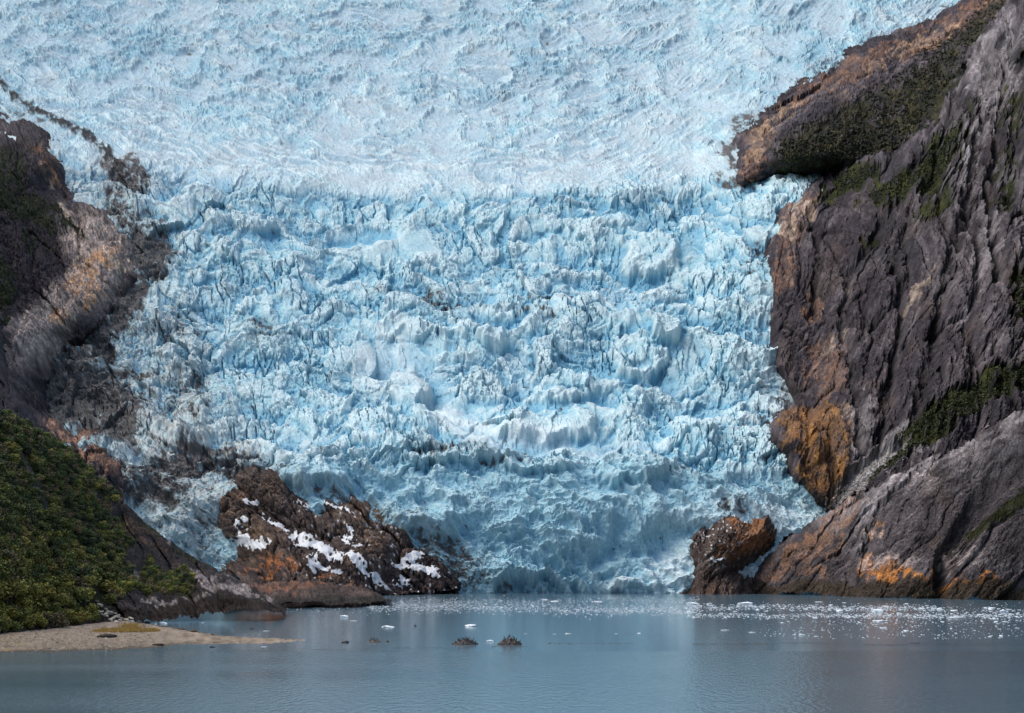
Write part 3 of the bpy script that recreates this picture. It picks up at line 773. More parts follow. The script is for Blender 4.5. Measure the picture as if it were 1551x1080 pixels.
_l = [(p[0], p[1], float(Dg(np.array([p[0]], float), np.array([p[1]], float))[0])) for p in LW_CONTACT[::2]]
rock_sheet('left_wall', 'steep bare rock wall with pale and rusty slabs left of the glacier', LW_POLY,
           _l + [(0, 250, 2270), (45, 262, 2300), (0, 320, 2060), (0, 450, 1800), (0, 640, 1480), (-110, 450, 1660), (75, 420, 1950), (60, 520, 1780), (-110, 680, 1300), (190, 800, 1440), (60, 780, 1330)],
           LW_CONTACT, None, look_lw, lift=30, streak=-60, wr=1.8)

# --- dark buttress at the left edge
LB_TOP = [(-110, 395), (-20, 430), (2, 465), (14, 500), (17, 560), (30, 605), (46, 628), (74, 662), (100, 690)]
LB_POLY = LB_TOP + [(60, 740), (-110, 740)]
def look_lb(x, y, P):
    U = (x - 775) * 0.45; V = (868 - y) * 0.45
    r, gs, u, v = rock_relief(U, V, -70, 0.7, 651, 3.6)
    col, n1, n2, n3 = rock_colour(U, V, u, v, gs, 651, base=(0.04, 0.034, 0.042), pale=(0.12, 0.10, 0.11), warm=(0.075, 0.055, 0.045))
    return r.astype(f32), col
rock_sheet('left_buttress', 'dark vertical rock buttress at the left edge above the trees', LB_POLY,
           [(0, 465, 1150), (17, 560, 1060), (74, 662, 950), (-110, 400, 1050), (-110, 700, 800), (0, 640, 900), (50, 730, 850)], None, LB_TOP, look_lb, w=22, R=70, streak=-70, wr=1)

# --- rock island under the ice, lower left of the front
TL_CONTACT = [(362, 866), (372, 838), (352, 828), (336, 800), (338, 772), (352, 750), (382, 737), (412, 734), (434, 748), (452, 768), (480, 782), (512, 776), (548, 780), (578, 790), (604, 810), (630, 832), (652, 858), (676, 880), (694, 900)]
TL_POLY = TL_CONTACT + [(694, 912), (380, 912), (352, 880)]
def look_tl(x, y, P):
    U = (x - 775) * 0.62; V = (868 - y) * 0.62
    r, gs, u, v = rock_relief(U, V, -42, 0.62, 701, 2.0)
    r = r * 1.15
    col, n1, n2, n3 = rock_colour(U, V, u, v, gs, 701, base=(0.055, 0.043, 0.042), pale=(0.16, 0.125, 0.10), warm=(0.17, 0.095, 0.055))
    nn = fbm(U / 6, V / 6, 4, 711, 0.6)
    col, _ = paint(col, x, y, [(430, 868, 36, 14, 10, 1.2), (400, 880, 30, 10, 0), (500, 885, 50, 8, 5, .7)], (0.33, 0.13, 0.045), n2 + .5 * nn, 0.85, (0.6, 0.95))
    col, _ = paint(col, x, y, [(400, 830, 40, 30, 20, .9), (560, 850, 30, 40, 30, .7), (360, 780, 20, 24, 0, .7)], (0.21, 0.14, 0.09), n2, 0.6)
    for (cx, cy, w, h, a) in [(395, 765, 55, 34, 5), (400, 825, 44, 34, 6), (455, 850, 50, 32, 5), (560, 850, 44, 44, 6), (500, 800, 50, 22, 4), (430, 880, 60, 14, 5), (520, 870, 70, 14, 4)]:
        q = np.hypot((x - cx) / w, (y - cy) / h); r = r + a * np.sqrt(np.clip(1 - q * q, 0, 1))
    f1, f2, h, _, _ = worley(U / 5, V / 5, 721)
    spk = (1 - sstep(0.10, 0.22, f1)) * (_r2[h] > 0.72)
    col = mix(col, (0.75, 0.78, 0.8), spk * 0.9 * sstep(420, 480, x))
    return r.astype(f32), col
TL_C = [(694, 900, 1415), (560, 903, 1290), (380, 903, 1250), (340, 790, 1440), (400, 736, 1490), (512, 776, 1455), (604, 810, 1440), (652, 858, 1425), (450, 850, 1330), (560, 850, 1360), (365, 860, 1380)]
rock_sheet('rock_island', 'brown rock knoll with old snow in its gullies below the ice front', TL_POLY, TL_C, TL_CONTACT, None, look_tl, lift=2, bury=2.2, jag=8, step=1.3, streak=-42, wr=1)

# low orange shelf in front of it
SH_TOP = [(350, 905), (372, 896), (398, 888), (430, 886), (480, 888), (530, 888), (556, 896), (578, 905)]
SH_POLY = SH_TOP + [(600, 922), (340, 926)]
def look_sh(x, y, P):
    U = (x - 775) * 0.5; V = (868 - y) * 0.5
    r, gs, u, v = rock_relief(U, V, 8, 0.3, 751, 3.4)
    col, n1, n2, n3 = rock_colour(U, V, u, v, gs, 751, base=(0.07, 0.055, 0.05), pale=(0.17, 0.14, 0.125), warm=(0.15, 0.09, 0.06))
    nn = fbm(U / 5, V / 2, 4, 761, 0.6)
    col, _ = paint(col, x, y, [(410, 897, 50, 7, 5, 1.2), (500, 890, 60, 4, 0, 1.1), (450, 893, 60, 4, 0, 1)], (0.27, 0.125, 0.07), n2 + .4 * nn, 0.7)
    col = mix(col, (0.03, 0.026, 0.022), sstep(2.2, 0.4, P[..., 2].astype(f32) + nn))
    return r.astype(f32), col
rock_sheet('rock_shelf', 'low rusty rock shelf at the water in front of the snowy knoll', SH_POLY,
           [(350, 905, 1000), (400, 888, 1150), (530, 888, 1170), (578, 905, 1150), (400, 917, 880), (500, 914, 930), (580, 911, 1010), (340, 920, 820)], None, SH_TOP, look_sh, w=5, R=12, jag=1.5, pad=8, streak=5, wr=0.7)

# --- rock island lower right
TR_CONTACT = [(1034, 900), (1034, 868), (1046, 838), (1058, 815), (1074, 800), (1092, 790), (1112, 780), (1130, 786), (1142, 796), (1160, 796), (1168, 816), (1163, 832), (1148, 848), (1130, 862), (1120, 876), (1132, 888), (1142, 905)]
TR_POLY = TR_CONTACT + [(1140, 914), (1034, 914)]
def look_tr(x, y, P):
    U = (x - 775) * 0.64; V = (868 - y) * 0.64
    r, gs, u, v = rock_relief(U, V, 55, 0.5, 801, 2.6)
    col, n1, n2, n3 = rock_colour(U, V, u, v, gs, 801, base=(0.075, 0.055, 0.048), pale=(0.18, 0.14, 0.12), warm=(0.20, 0.115, 0.065))
    col, _ = paint(col, x, y, [(1138, 825, 26, 30, 30, 1.2), (1100, 850, 26, 14, -20), (1120, 800, 20, 16, 0)], (0.34, 0.155, 0.06), n2, 0.8)
    f1, f2, h, _, _ = worley(U / 4, V / 3, 811)
    spk = (1 - sstep(0.15, 0.25, f1)) * (_r2[h] > 0.6)
    col = mix(col, (0.75, 0.78, 0.8), spk * 0.8 * blob(x, y, 1090, 825, 40, 45))
    q = np.hypot((x - 1095) / 60, (y - 850) / 60); r = r + 5 * np.sqrt(np.clip(1 - q * q, 0, 1))
    return r.astype(f32), col
TR_C = [(1045, 892, 1392), (1150, 925, 1330), (1034, 925, 1340), (1140, 900, 1380), (1058, 815, 1450), (1112, 780, 1470), (1168, 816, 1460), (1106, 878, 1410), (1090, 850, 1415)]
rock_sheet('rock_knoll', 'small rust brown knoll at the right end of the ice front', TR_POLY, TR_C, TR_CONTACT, None, look_tr, lift=34, bury=2.2, jag=7, step=1.3)

# ------------------------------------------------------------------ snow lying on the rocks
def snow_from(sheet_name, name, label, region, thr=0.62, off=1.0, seed=901, ns=7.0):
    x0, y0, st, nx, ny, P, m, o, sx, sy = SHEETS[sheet_name]
    x, y = np.meshgrid(np.linspace(x0, x0 + sx * (nx - 1), nx), np.linspace(y0, y0 + sy * (ny - 1), ny))
    n = fbm(P[..., 0] / ns, P[..., 2] / ns, 4, seed, 0.6)
    st = fbm((P[..., 2] + 0.9 * P[..., 0]) / (ns * 0.5), (P[..., 0] - 0.9 * P[..., 2]) / (ns * 3), 4, seed + 9, 0.65)
    v = blobs(x + 4 * n, y + 4 * n, region) * 0.95 + 0.55 * n + 0.6 * st + 0.25 * fbm(P[..., 0] / 2.0, P[..., 2] / 2.0, 2, seed + 5)
    v = v * (blobs(x, y, region) > 0.02)
    Q = P.copy()
    Q[..., 1] -= off * np.clip((v - thr) * 4, -0.3, 1); Q[..., 2] += 0.3 * off * np.clip((v - thr) * 4, -0.3, 1)
    for a in range(3): Q[..., a] = Q[..., a] * 0.6 + 0.4 * (blur(Q[..., a].astype(f32) - P[..., a].mean(), 2) + P[..., a].mean())
    Q[..., 1] -= 0.7
    mk = (v > thr) & m
    fm = mk[:-1, :-1] & mk[1:, :-1] & mk[:-1, 1:] & mk[1:, 1:]
    idx = np.arange(nx * ny).reshape(ny, nx)
    q = np.stack([idx[:-1, :-1], idx[1:, :-1], idx[1:, 1:], idx[:-1, 1:]], -1)[fm]
    used = np.zeros(nx * ny, bool); used[q.ravel()] = True
    remap = np.cumsum(used) - 1
    co = Q.reshape(-1, 3)[used]
    col = np.zeros((len(co), 3), f32) + np.array([0.62, 0.66, 0.69], f32)
    dv = np.clip((v.reshape(-1)[used] - thr) * 3.2 + 0.25 * n.reshape(-1)[used], 0, 1)[:, None]
    col = col * dv + (1 - dv) * np.array([0.30, 0.30, 0.29])
    ob = link(name, mesh_np(name, co, quads=remap[q], col=col, mat=M_SNOW, smooth=True))
    return tag(ob, label, kind='stuff')

snow_from('rock_island', 'snow', 'dirty white old snow lying in the gullies of the brown knoll',
          [(440, 818, 42, 7, 24, 1.1), (386, 775, 14, 5, -15, 1.1), (466, 832, 30, 12, 10, 1), (500, 850, 34, 12, 35, 1.1), (478, 868, 10, 20, 0, 1.1), (500, 876, 30, 6, 12, 1), (545, 872, 22, 9, 40, 1.1), (572, 892, 24, 7, 25, 1.1),
           (510, 782, 40, 5, 18, .9), (470, 778, 28, 6, 10, .9), (530, 828, 10, 22, 10, 1), (540, 845, 12, 10, 0, .9), (620, 860, 26, 10, -15, 1.2), (640, 876, 30, 8, 20, 1.1), (660, 890, 20, 5, 20, .9), (610, 888, 16, 8, 0, 1), (385, 842, 34, 10, 10, 1.1), (372, 815, 16, 18, 0, .8), (590, 800, 24, 5, 40, .7)])
snow_from('rock_knoll', 'snow_patch', 'patches of old snow on the small rust brown knoll',
          [(1085, 860, 14, 4, 0, 1), (1110, 788, 10, 5, 0, 1), (1070, 820, 14, 4, -30, .8), (1128, 795, 5, 8, 0, .9)], seed=907, ns=4.0)

# ------------------------------------------------------------------ left foreground slope
LS_TOP = [(-420, 470), (-260, 530), (-120, 590), (-40, 622), (0, 640), (30, 650), (62, 668), (90, 684), (118, 702), (150, 736), (170, 752), (186, 768), (215, 792), (250, 818), (286, 846), (310, 862), (340, 878), (372, 890), (392, 902), (405, 916), (436, 930)]
LS_POLY = LS_TOP + [(430, 942), (230, 950), (140, 962), (-120, 985), (-420, 1010)]
LS_ROCK = [(280, 860, 120, 34, 38, 1.1), (200, 800, 60, 24, 38, .9), (330, 905, 110, 26, 12, 1.1), (52, 738, 10, 72, -26, 1.05), (205, 865, 10, 44, -30, .95), (250, 930, 90, 14, 4, 1.1), (235, 850, 46, 30, 20, .85), (300, 925, 140, 14, 0, 1.2), (215, 925, 40, 16, 10, .9)]
def veg_field(x, y):
    n = fbm(x / 30, y / 22, 4, 931, 0.6)
    rk = blobs(x + 8 * n, y + 8 * n, LS_ROCK)
    gr = blobs(x, y, [(275, 895, 36, 22, 30, .8), (240, 888, 26, 20, 0, .8)])
    return np.clip(sstep(0.85, 0.4, rk + 0.5 * n) + sstep(0.4, 0.7, gr + 0.3 * n), 0, 1)
def look_ls(x, y, P):
    U = (x - 775) * 0.29; V = (868 - y) * 0.29
    r, gs, u, v = rock_relief(U, V, -38, 0.5, 951, 4.2)
    r3, g3, u3, v3 = rock_relief(U, V, -62, 0.28, 981, 4.0)
    t = sstep(300, 200, x)
    r = r * (1 - t) + r3 * t
    col, n1, n2, n3 = rock_colour(U, V, u, v, gs, 951, base=(0.032, 0.027, 0.027), pale=(0.11, 0.095, 0.09), warm=(0.065, 0.048, 0.03))
    nn = fbm(U / 5, V / 4, 4, 961, 0.6)
    col, _ = paint(col, x, y, [(340, 905, 80, 14, 18, 1.1), (380, 920, 50, 7, 5, 1.1), (270, 925, 70, 6, 3, 1), (230, 800, 60, 8, 38, .9), (45, 740, 6, 30, -32, 1), (60, 790, 4, 40, -32, .9), (212, 880, 5, 34, -32, .9)], (0.34, 0.305, 0.30), n2 + .8 * nn, 0.85, (0.65, 0.95))
    col, _ = paint(col, x, y, [(215, 815, 60, 16, 38, .8)], (0.14, 0.08, 0.04), n2, 0.7)
    vg = veg_field(x, y)
    soil = mix(np.zeros(x.shape + (3,), f32) + np.array([0.012, 0.014, 0.007], f32), (0.040, 0.042, 0.014), np.clip(0.5 + nn, 0, 1))
    # dark dwarf shrubs on the crest of the ridge
    crest = sstep(16, 4, seg_dist(x, y, LS_TOP) + 8 * nn) * sstep(0.0, 0.4, 0.3 + fbm(U / 7, V / 7, 3, 963))
    vg2 = np.clip(np.maximum(vg, 0.85 * crest * sstep(380, 300, x)), 0, 1)
    col = mix(col, soil, vg2)
    col = mix(col, (0.028, 0.021, 0.018), sstep(2.6, 0.8, P[..., 2].astype(f32) + 0.8 * nn))
    r = r * (1 - 0.35 * vg2) + vg2 * ridged(U / 3, V / 2.4, 3, 971) * 1.2
    return r.astype(f32), col
rock_sheet('left_slope', 'steep wooded slope with bare rock ribs dropping to the water at left', LS_POLY,
           [(-420, 470, 420), (-420, 1000, 290), (-120, 600, 540), (0, 640, 610), (62, 668, 660), (186, 768, 800), (310, 862, 830), (392, 902, 790), (436, 930, 700), (-120, 960, 400), (0, 955, 452), (140, 945, 545), (230, 940, 596), (330, 934, 650), (430, 936, 640), (60, 820, 540), (200, 880, 660)],
           None, LS_TOP, look_ls, w=12, R=20, jag=2.5, step=1.15, pad=6, streak=-40, wr=0.9)

# ------------------------------------------------------------------ gravel spit
BP = [(-420, 1000), (-160, 992), (0, 988), (60, 988), (120, 986), (180, 984), (230, 981), (270, 976), (330, 975), (400, 974), (452, 971), (462, 969.5), (440, 968), (380, 966), (330, 962), (290, 956), (255, 950), (225, 945), (200, 939), (170, 930), (-160, 920), (-420, 915)]
def spit():
    x, y = np.meshgrid(np.arange(-410, 480, 1.6), np.arange(918, 1006, 0.6))
    D = water_D(y)
    P = world_at(x, y, D)
    dn = 1.2 * fbm(P[..., 0] / 6, P[..., 1] / 14, 3, 1001)
    s = sdf(x, y * 1.0, BP)
    h = np.clip((s + dn) / 9.0, -0.6, 1)
    Z = 1.3 * h * np.interp(x, [-410, 250, 350, 460], [1.25, 1.0, 0.5, 0.22]) + 0.12 * fbm(P[..., 0] / 1.5, P[..., 1] / 3, 3, 1003) * (h > -0.2)
    P[..., 2] = Z
    n2 = fbm(P[..., 0] / 3, P[..., 1] / 6, 4, 1005, 0.65)
    col = np.zeros(x.shape + (3,), f32) + np.array([0.24, 0.195, 0.145], f32)
    col = mix(col, (0.36, 0.325, 0.28), np.clip(0.2 + 0.9 * n2, 0, 1) * sstep(330, 180, x))
    col = mix(col, (0.10, 0.08, 0.058), sstep(0.05, 0.5, n2) * sstep(320, 220, x) * 0.8)
    pt = fbm(x / 16, y / 5, 4, 1009, 0.6)
    col = col * np.clip(1 + 0.55 * pt + 0.35 * n2, 0.35, 1.5)[..., None]
    col = mix(col, (0.10, 0.085, 0.06), sstep(0.25, 0.6, pt + 0.02 * (y - 960)) * 0.7 * sstep(300, 200, x))
    col = mix(col, (0.055, 0.045, 0.032), sstep(0.42, 0.12, Z + 0.25 * n2) * 0.9 * sstep(430, 200, x))
    col = mix(col, (0.30, 0.22, 0.07), sstep(0.1, 0.35, n2) * sstep(70, 0, x) * 0.6)
    m = Z > -0.5
    fm = m[:-1, :-1] & m[1:, :-1] & m[:-1, 1:] & m[1:, 1:]
    ny, nx = x.shape
    idx = np.arange(nx * ny).reshape(ny, nx)
    q = np.stack([idx[:-1, :-1], idx[1:, :-1], idx[1:, 1:], idx[:-1, 1:]], -1)[fm]
    used = np.zeros(nx * ny, bool); used[q.ravel()] = True
    remap = np.cumsum(used) - 1
    tag(link('beach', mesh_np('beach', P.reshape(-1, 3)[used], quads=remap[q], col=col.reshape(-1, 3)[used], mat=M_BEACH, smooth=True)), 'pale gravel spit reaching out into the water at left', kind='structure')
    return x, y, P
SPX, SPY, SPP = spit()
def on_spit(px, py):
    i = int(np.clip(round((px + 410) / 1.6), 0, SPX.shape[1] - 1)); j = int(np.clip(round((py - 918) / 0.6), 0, SPX.shape[0] - 1))
    return SPP[j, i]

# ------------------------------------------------------------------ stones
def ico(sub):
    t = (1 + 5 ** 0.5) / 2
    v = [(-1, t, 0), (1, t, 0), (-1, -t, 0), (1, -t, 0), (0, -1, t), (0, 1, t), (0, -1, -t), (0, 1, -t), (t, 0, -1), (t, 0, 1), (-t, 0, -1), (-t, 0, 1)]
    f = [(0, 11, 5), (0, 5, 1), (0, 1, 7), (0, 7, 10), (0, 10, 11), (1, 5, 9), (5, 11, 4), (11, 10, 2), (10, 7, 6), (7, 1, 8), (3, 9, 4), (3, 4, 2), (3, 2, 6), (3, 6, 8), (3, 8, 9), (4, 9, 5), (2, 4, 11), (6, 2, 10), (8, 6, 7), (9, 8, 1)]
    v = [np.array(p, float) / np.linalg.norm(p) for p in v]
    for _ in range(sub):
        c = {}; nf = []
        def mid(a, b):
            k = (min(a, b), max(a, b))
            if k not in c:
                p = v[a] + v[b]; v.append(p / np.linalg.norm(p)); c[k] = len(v) - 1
            return c[k]
        for a, b, d in f:
            e, g, h = mid(a, b), mid(b, d), mid(d, a)
            nf += [(a, e, h), (b, g, e), (d, h, g), (e, g, h)]
        f = nf
    return np.array(v), np.array(f, np.int32)
ICO0, ICO1, ICO2, ICO3 = ico(0), ico(1), ico(2), ico(3)

def lump(seed, sc3=(1, 1, 1), sub=1, rough=0.28, cuts=7):
    """an angular stone: a sphere cut by random planes, then roughened"""
    r = np.random.default_rng(seed)
    v, f = (ICO0, ICO1, ICO2, ICO3)[sub]
    v = v.copy()
    for _ in range(cuts):
        n = r.normal(size=3); n /= np.linalg.norm(n); d = r.uniform(0.55, 0.85)
        k = v @ n
        v = v - np.where(k > d, k - d, 0)[:, None] * n
    v = v * (1 + rough * (r.random((len(v), 1)) - 0.5))
    return v * np.array(sc3), f

def stone_mesh(name, seed, sc3, sub, c0, mat=None, rough=0.2):
    v, f = lump(seed, sc3, sub, rough)
    r = np.random.default_rng(seed)
    col = np.array(c0)[None] * (0.75 + 0.5 * r.random((len(v), 1)))
    return mesh_np(name, v, tris=f, col=col, mat=mat or M_STONE)

# pale boulder heap by the bushes
heap = [stone_mesh('boulder', 40 + k, (1, .8, .7), 1, (0.42, 0.38, 0.33)) for k in range(6)]
hp = [(152, 921), (156, 927), (158, 933), (163, 937), (168, 934), (172, 938), (178, 937), (166, 941), (174, 943), (181, 941), (184, 945), (178, 947), (188, 943), (190, 948), (186, 950), (193, 951), (196, 947), (199, 951), (160, 940), (170, 946), (176, 940), (183, 938), (192, 944), (202, 947), (164, 931), (155, 936), (188, 953), (195, 955), (204, 952), (180, 951)]
for k, (px, py) in enumerate(hp):
    p = on_sheet('left_slope', px, py) + np.array([0, -0.8, 0.3])
    o_ = bpy.data.objects.new('boulder', heap[k % 6]); C.objects.link(o_)
    s = random.uniform(0.75, 1.6)
    o_.location = p; o_.scale = (s * 1.15, s, s * .8); o_.rotation_euler = (random.uniform(-.4, .4), random.uniform(-.4, .4), random.uniform(0, 6))
    tag(o_, 'pale angular boulder in the heap beside the bushes above the spit', 'boulder', 'boulders heaped beside the bushes')
named = [((163, 972.5), (3.2, 1.6, 0.95), (0.05, 0.042, 0.036), 'dark flat boulder at the near edge of the gravel spit'),
         ((247, 951), (1.9, 1.0, 0.45), (0.10, 0.08, 0.055), 'brown boulder at the back edge of the spit nearest the bushes'),
         ((274, 954.5), (1.5, 1.0, 0.55), (0.09, 0.075, 0.055), 'dark boulder on the back shore of the spit, farther along'),
         ((294, 957.5), (1.7, 0.9, 0.5), (0.12, 0.08, 0.045), 'rusty boulder on the back shore where the spit narrows'),
         ((222, 944), (1.6, 1.0, 0.6), (0.05, 0.045, 0.04), 'dark boulder where the spit meets the bank'),
         ((238, 979), (2.0, 0.9, 0.45), (0.045, 0.038, 0.03), 'dark weedy stone on the near waterline of the spit'),
         ((322, 964), (0.8, 0.5, 0.3), (0.07, 0.06, 0.05), 'small dark stone on the middle of the spit'),
         ((382, 953), (0.9, 0.7, 0.35), (0.03, 0.03, 0.03), 'lone dark stone in the water behind the spit'),
         ((322, 980.5), (0.9, 0.5, 0.25), (0.03, 0.03, 0.03), 'small wet stone in the water before the spit')]
for k, ((px, py), s3, c, lab) in enumerate(named):
    p = world_at(px, py, float(water_D(py)))
    if px < 460: p = np.array([p[0], p[1], max(on_spit(px, py)[2], 0.0)])
    o_ = link('boulder', stone_mesh('boulder', 60 + k, s3, 2, c))
    o_.location = (p[0], p[1], p[2] + s3[2] * 0.3)
    tag(o_, lab, 'boulder')

# pebbles and cobbles of the spit
def scatter_joined(name, pts, sizes, cols, sub=0, flat=0.7, seed=3, mat=None, label='', smooth=False):
    r = np.random.default_rng(seed)
    base = [lump(seed + k, (1, .8, flat), sub, 0.35, 5) for k in range(8)]
    V, T, CC = [], [], []
    n = 0
    for k, (p, s, c) in enumerate(zip(pts, sizes, cols)):
        v, f = base[k % 8]
        a = r.random() * 6.28
        ca, sa = math.cos(a), math.sin(a)
        w = np.stack([v[:, 0] * ca - v[:, 1] * sa, v[:, 0] * sa + v[:, 1] * ca, v[:, 2]], 1) * s + p
        V.append(w); T.append(f + n); n += len(v); CC.append(np.repeat(np.asarray(c)[None], len(v), 0))
    o_ = link(name, mesh_np(name, np.concatenate(V), tris=np.concatenate(T), col=np.concatenate(CC), mat=mat, smooth=smooth))
    return tag(o_, label, kind='stuff')
pp, ss, cc = [], [], []
while len(pp) < 4200:
    px = rng.uniform(-140, 400); py = rng.uniform(940, 988)
    if px > 230 and rng.random() < 0.75: continue
    q = on_spit(px, py)
    if q[2] < 0.02: continue
    pp.append(np.array([q[0] + rng.normal() * 0.2, q[1] + rng.normal() * .4, q[2] + 0.02])); ss.append(rng.choice([0.10, 0.17, 0.27, 0.45], p=[.45, .3, .18, .07]))
    cc.append(np.array([0.36, 0.31, 0.26]) * rng.uniform(0.2, 1.35))
scatter_joined('pebbles', pp, ss, cc, 0, 0.6, 5, M_STONE, 'grey and brown pebbles strewn over the gravel spit')

# dry yellow grass tussock on the spit
def tussock():
    V, Q, CC = [], [], []
    n = 0
    for k in range(9000):
        t = rng.random()
        if k % 5:
            px = 140 + 102 * t; hw = 3.2 * (0.35 + math.sin(math.pi * min(t * 0.9 + .08, 1.0))); py = 963.0 - 1.2 * t + rng.uniform(-hw, hw * 0.6)
        else:
            px = rng.normal(198, 9); py = 955 + rng.normal() * 2.2; t = 0.5
        q = on_spit(px, py)
        nz = float(pn(np.array([px / 6.0]), np.array([py / 3.0]), 3)[0])
        h = (rng.uniform(0.25, 0.7) + 0.35 * nz) * (0.6 if t < 0.12 else 1.1); a = rng.random() * 6.28; wd = 0.05
        if h < 0.12: continue
        dx, dy = math.cos(a) * wd, math.sin(a) * wd
        lx, ly = rng.normal() * 0.25, rng.normal() * 0.25
        V += [(q[0] - dx, q[1] - dy, q[2] - .05), (q[0] + dx, q[1] + dy, q[2] - .05), (q[0] + dx * .4 + lx, q[1] + dy * .4 + ly, q[2] + h), (q[0] - dx * .4 + lx, q[1] - dy * .4 + ly, q[2] + h)]
        c = np.array([0.58, 0.40, 0.12]) * rng.uniform(0.5, 1.4); CC += [c * 0.6, c * 0.6, c, c]
        Q.append((n, n + 1, n + 2, n + 3)); n += 4
    tag(link('dry_grass', mesh_np('dry_grass', np.array(V), quads=np.array(Q), col=np.array(CC), mat=M_LEAF)), 'yellow dry grass growing in a long bank on the spit', kind='stuff')
tussock()

# ------------------------------------------------------------------ trees on the left slope
def crown(seed, h, w, nleaf, hue, leaf=0.34):
    r = np.random.default_rng(seed)
    lobes = []
    for k in range(8):
        a = r.random() * 6.28; rr = r.uniform(0.1, 0.42) * w
        lobes.append((rr * math.cos(a), rr * math.sin(a), h * r.uniform(0.35, 0.86), w * r.uniform(0.22, 0.38)))
    lobes.append((0, 0, h * 0.82, w * 0.24))
    V = np.zeros((nleaf * 4, 3)); Cc = np.zeros((nleaf * 4, 3)); n = 0
    for k in range(nleaf):
        l = lobes[r.integers(len(lobes))]
        d = r.normal(size=3); d /= np.linalg.norm(d)
        rad = l[3] * r.uniform(0.55, 1.08)
        p = np.array([l[0], l[1], l[2]]) + d * rad * np.array([1, 1, 0.8])
        nrm = d + r.normal(size=3) * 0.5; nrm[2] += 0.35; nrm /= np.linalg.norm(nrm)
        t = np.cross(nrm, r.normal(size=3)); t /= np.linalg.norm(t); b = np.cross(nrm, t)
        s = leaf * r.uniform(0.6, 1.3)
        for i, (a, bb) in enumerate(((-1, -.2), (0, -.7), (1, .1), (0, .8))):
            V[n + i] = p + t * a * s * 0.6 + b * bb * s * 0.6
        c = np.array(hue) * r.uniform(0.4, 1.3)
        Cc[n:n + 4] = c * 1.35; n += 4
    Q = np.arange(nleaf * 4).reshape(-1, 4)
    return V, Q, Cc
def trunk_mesh(seed, h):
    r = np.random.default_rng(seed)
    V, Q = [], []
    def limb(p0, p1, r0, r1):
        n = len(V)
        for p, rr in ((p0, r0), ((np.array(p0) + p1) / 2 + r.normal(size=3) * 0.06, (r0 + r1) / 2), (p1, r1)):
            for k in range(5):
                a = k * 6.283 / 5
                V.append((p[0] + rr * math.cos(a), p[1] + rr * math.sin(a), p[2]))
        for j in range(2):
            for k in range(5):
                Q.append((n + j * 5 + k, n + j * 5 + (k + 1) % 5, n + (j + 1) * 5 + (k + 1) % 5, n + (j + 1) * 5 + k))
    limb(np.array([0, 0, -0.5]), np.array([r.normal() * .2, r.normal() * .2, h * .7]), 0.13, 0.05)
    for k in range(4):
        z = h * r.uniform(0.2, 0.5); a = r.random() * 6.28
        limb(np.array([0, 0, z]), np.array([math.cos(a) * h * .25, math.sin(a) * h * .25, z + h * .25]), 0.06, 0.025)
    return mesh_np('trunk', np.array(V), quads=np.array(Q), mat=M_BARK)
HUES = [(0.10, 0.115, 0.030), (0.060, 0.080, 0.028), (0.17, 0.165, 0.036), (0.036, 0.052, 0.026), (0.21, 0.18, 0.042), (0.12, 0.10, 0.05)]
TV = []
for hi, hue in enumerate(HUES):
    for k in range(3):
        V, Q, Cc = crown(100 + hi * 10 + k, 4.0, 4.4 if k else 3.6, 600, hue, 0.40)
        TV.append((hi, mesh_np('crown', V, quads=Q, col=Cc, mat=M_LEAF), trunk_mesh(200 + hi * 10 + k, 4.0), (V, Q, Cc)))
cand = []
grid = {}
tries = 0
while tries < 34000:
    tries += 1
    px = rng.uniform(-130, 330); py = rng.uniform(575, 966)
    if not inside(np.array([px]), np.array([py]), LS_POLY)[0]: continue
    if py > np.interp(px, [0, 110, 150, 230, 330], [967, 962, 947, 912, 905]): continue
    if seg_dist(np.array([px]), np.array([py]), [(150, 915), (160, 938), (178, 948), (204, 956)])[0] < 15: continue
    if float(veg_field(np.array([px]), np.array([py]))[0]) < 0.5: continue
    near = float(sstep(760, 960, np.array(py)))
    sp = 6.4 + 4.6 * near * (px < 170)
    key = (int(px // 14), int(py // 14))
    ok = True
    for a in (-1, 0, 1):
        for b in (-1, 0, 1):
            for (qx, qy) in grid.get((key[0] + a, key[1] + b), []):
                if (qx - px) ** 2 + ((qy - py) * 1.3) ** 2 < sp * sp: ok = False
    if not ok: continue
    grid.setdefault(key, []).append((px, py))
    cand.append((px, py))
items = []
for (px, py) in cand:
    P = on_sheet('left_slope', px, py)
    yel = float(np.clip((py - 800) / 120, 0, 1) * np.clip((190 - px) / 100, 0, 1))
    n = float(fbm(np.array([px / 45]), np.array([py / 35]), 3, 1201)[0])
    if rng.random() < yel * 0.75 + n * 0.4: hi = int(rng.choice([2, 4, 2, 0]))
    else: hi = int(rng.choice([0, 1, 3, 0, 1, 5] if py < 900 else [0, 2, 5]))
    big = 1.0 + 0.55 * float(np.clip((py - 840) / 80, 0, 1) * (px < 170))
    s = rng.uniform(0.8, 1.35) * big * (0.8 if px > 190 else 1.0)
    if py > 930: s *= 0.75; P = P - np.array([0, 0, 0.9])
    items.append((P[1] / s + (1e4 if px < -12 else 0), px, py, P, hi, s))
items.sort(key=lambda t: t[0])
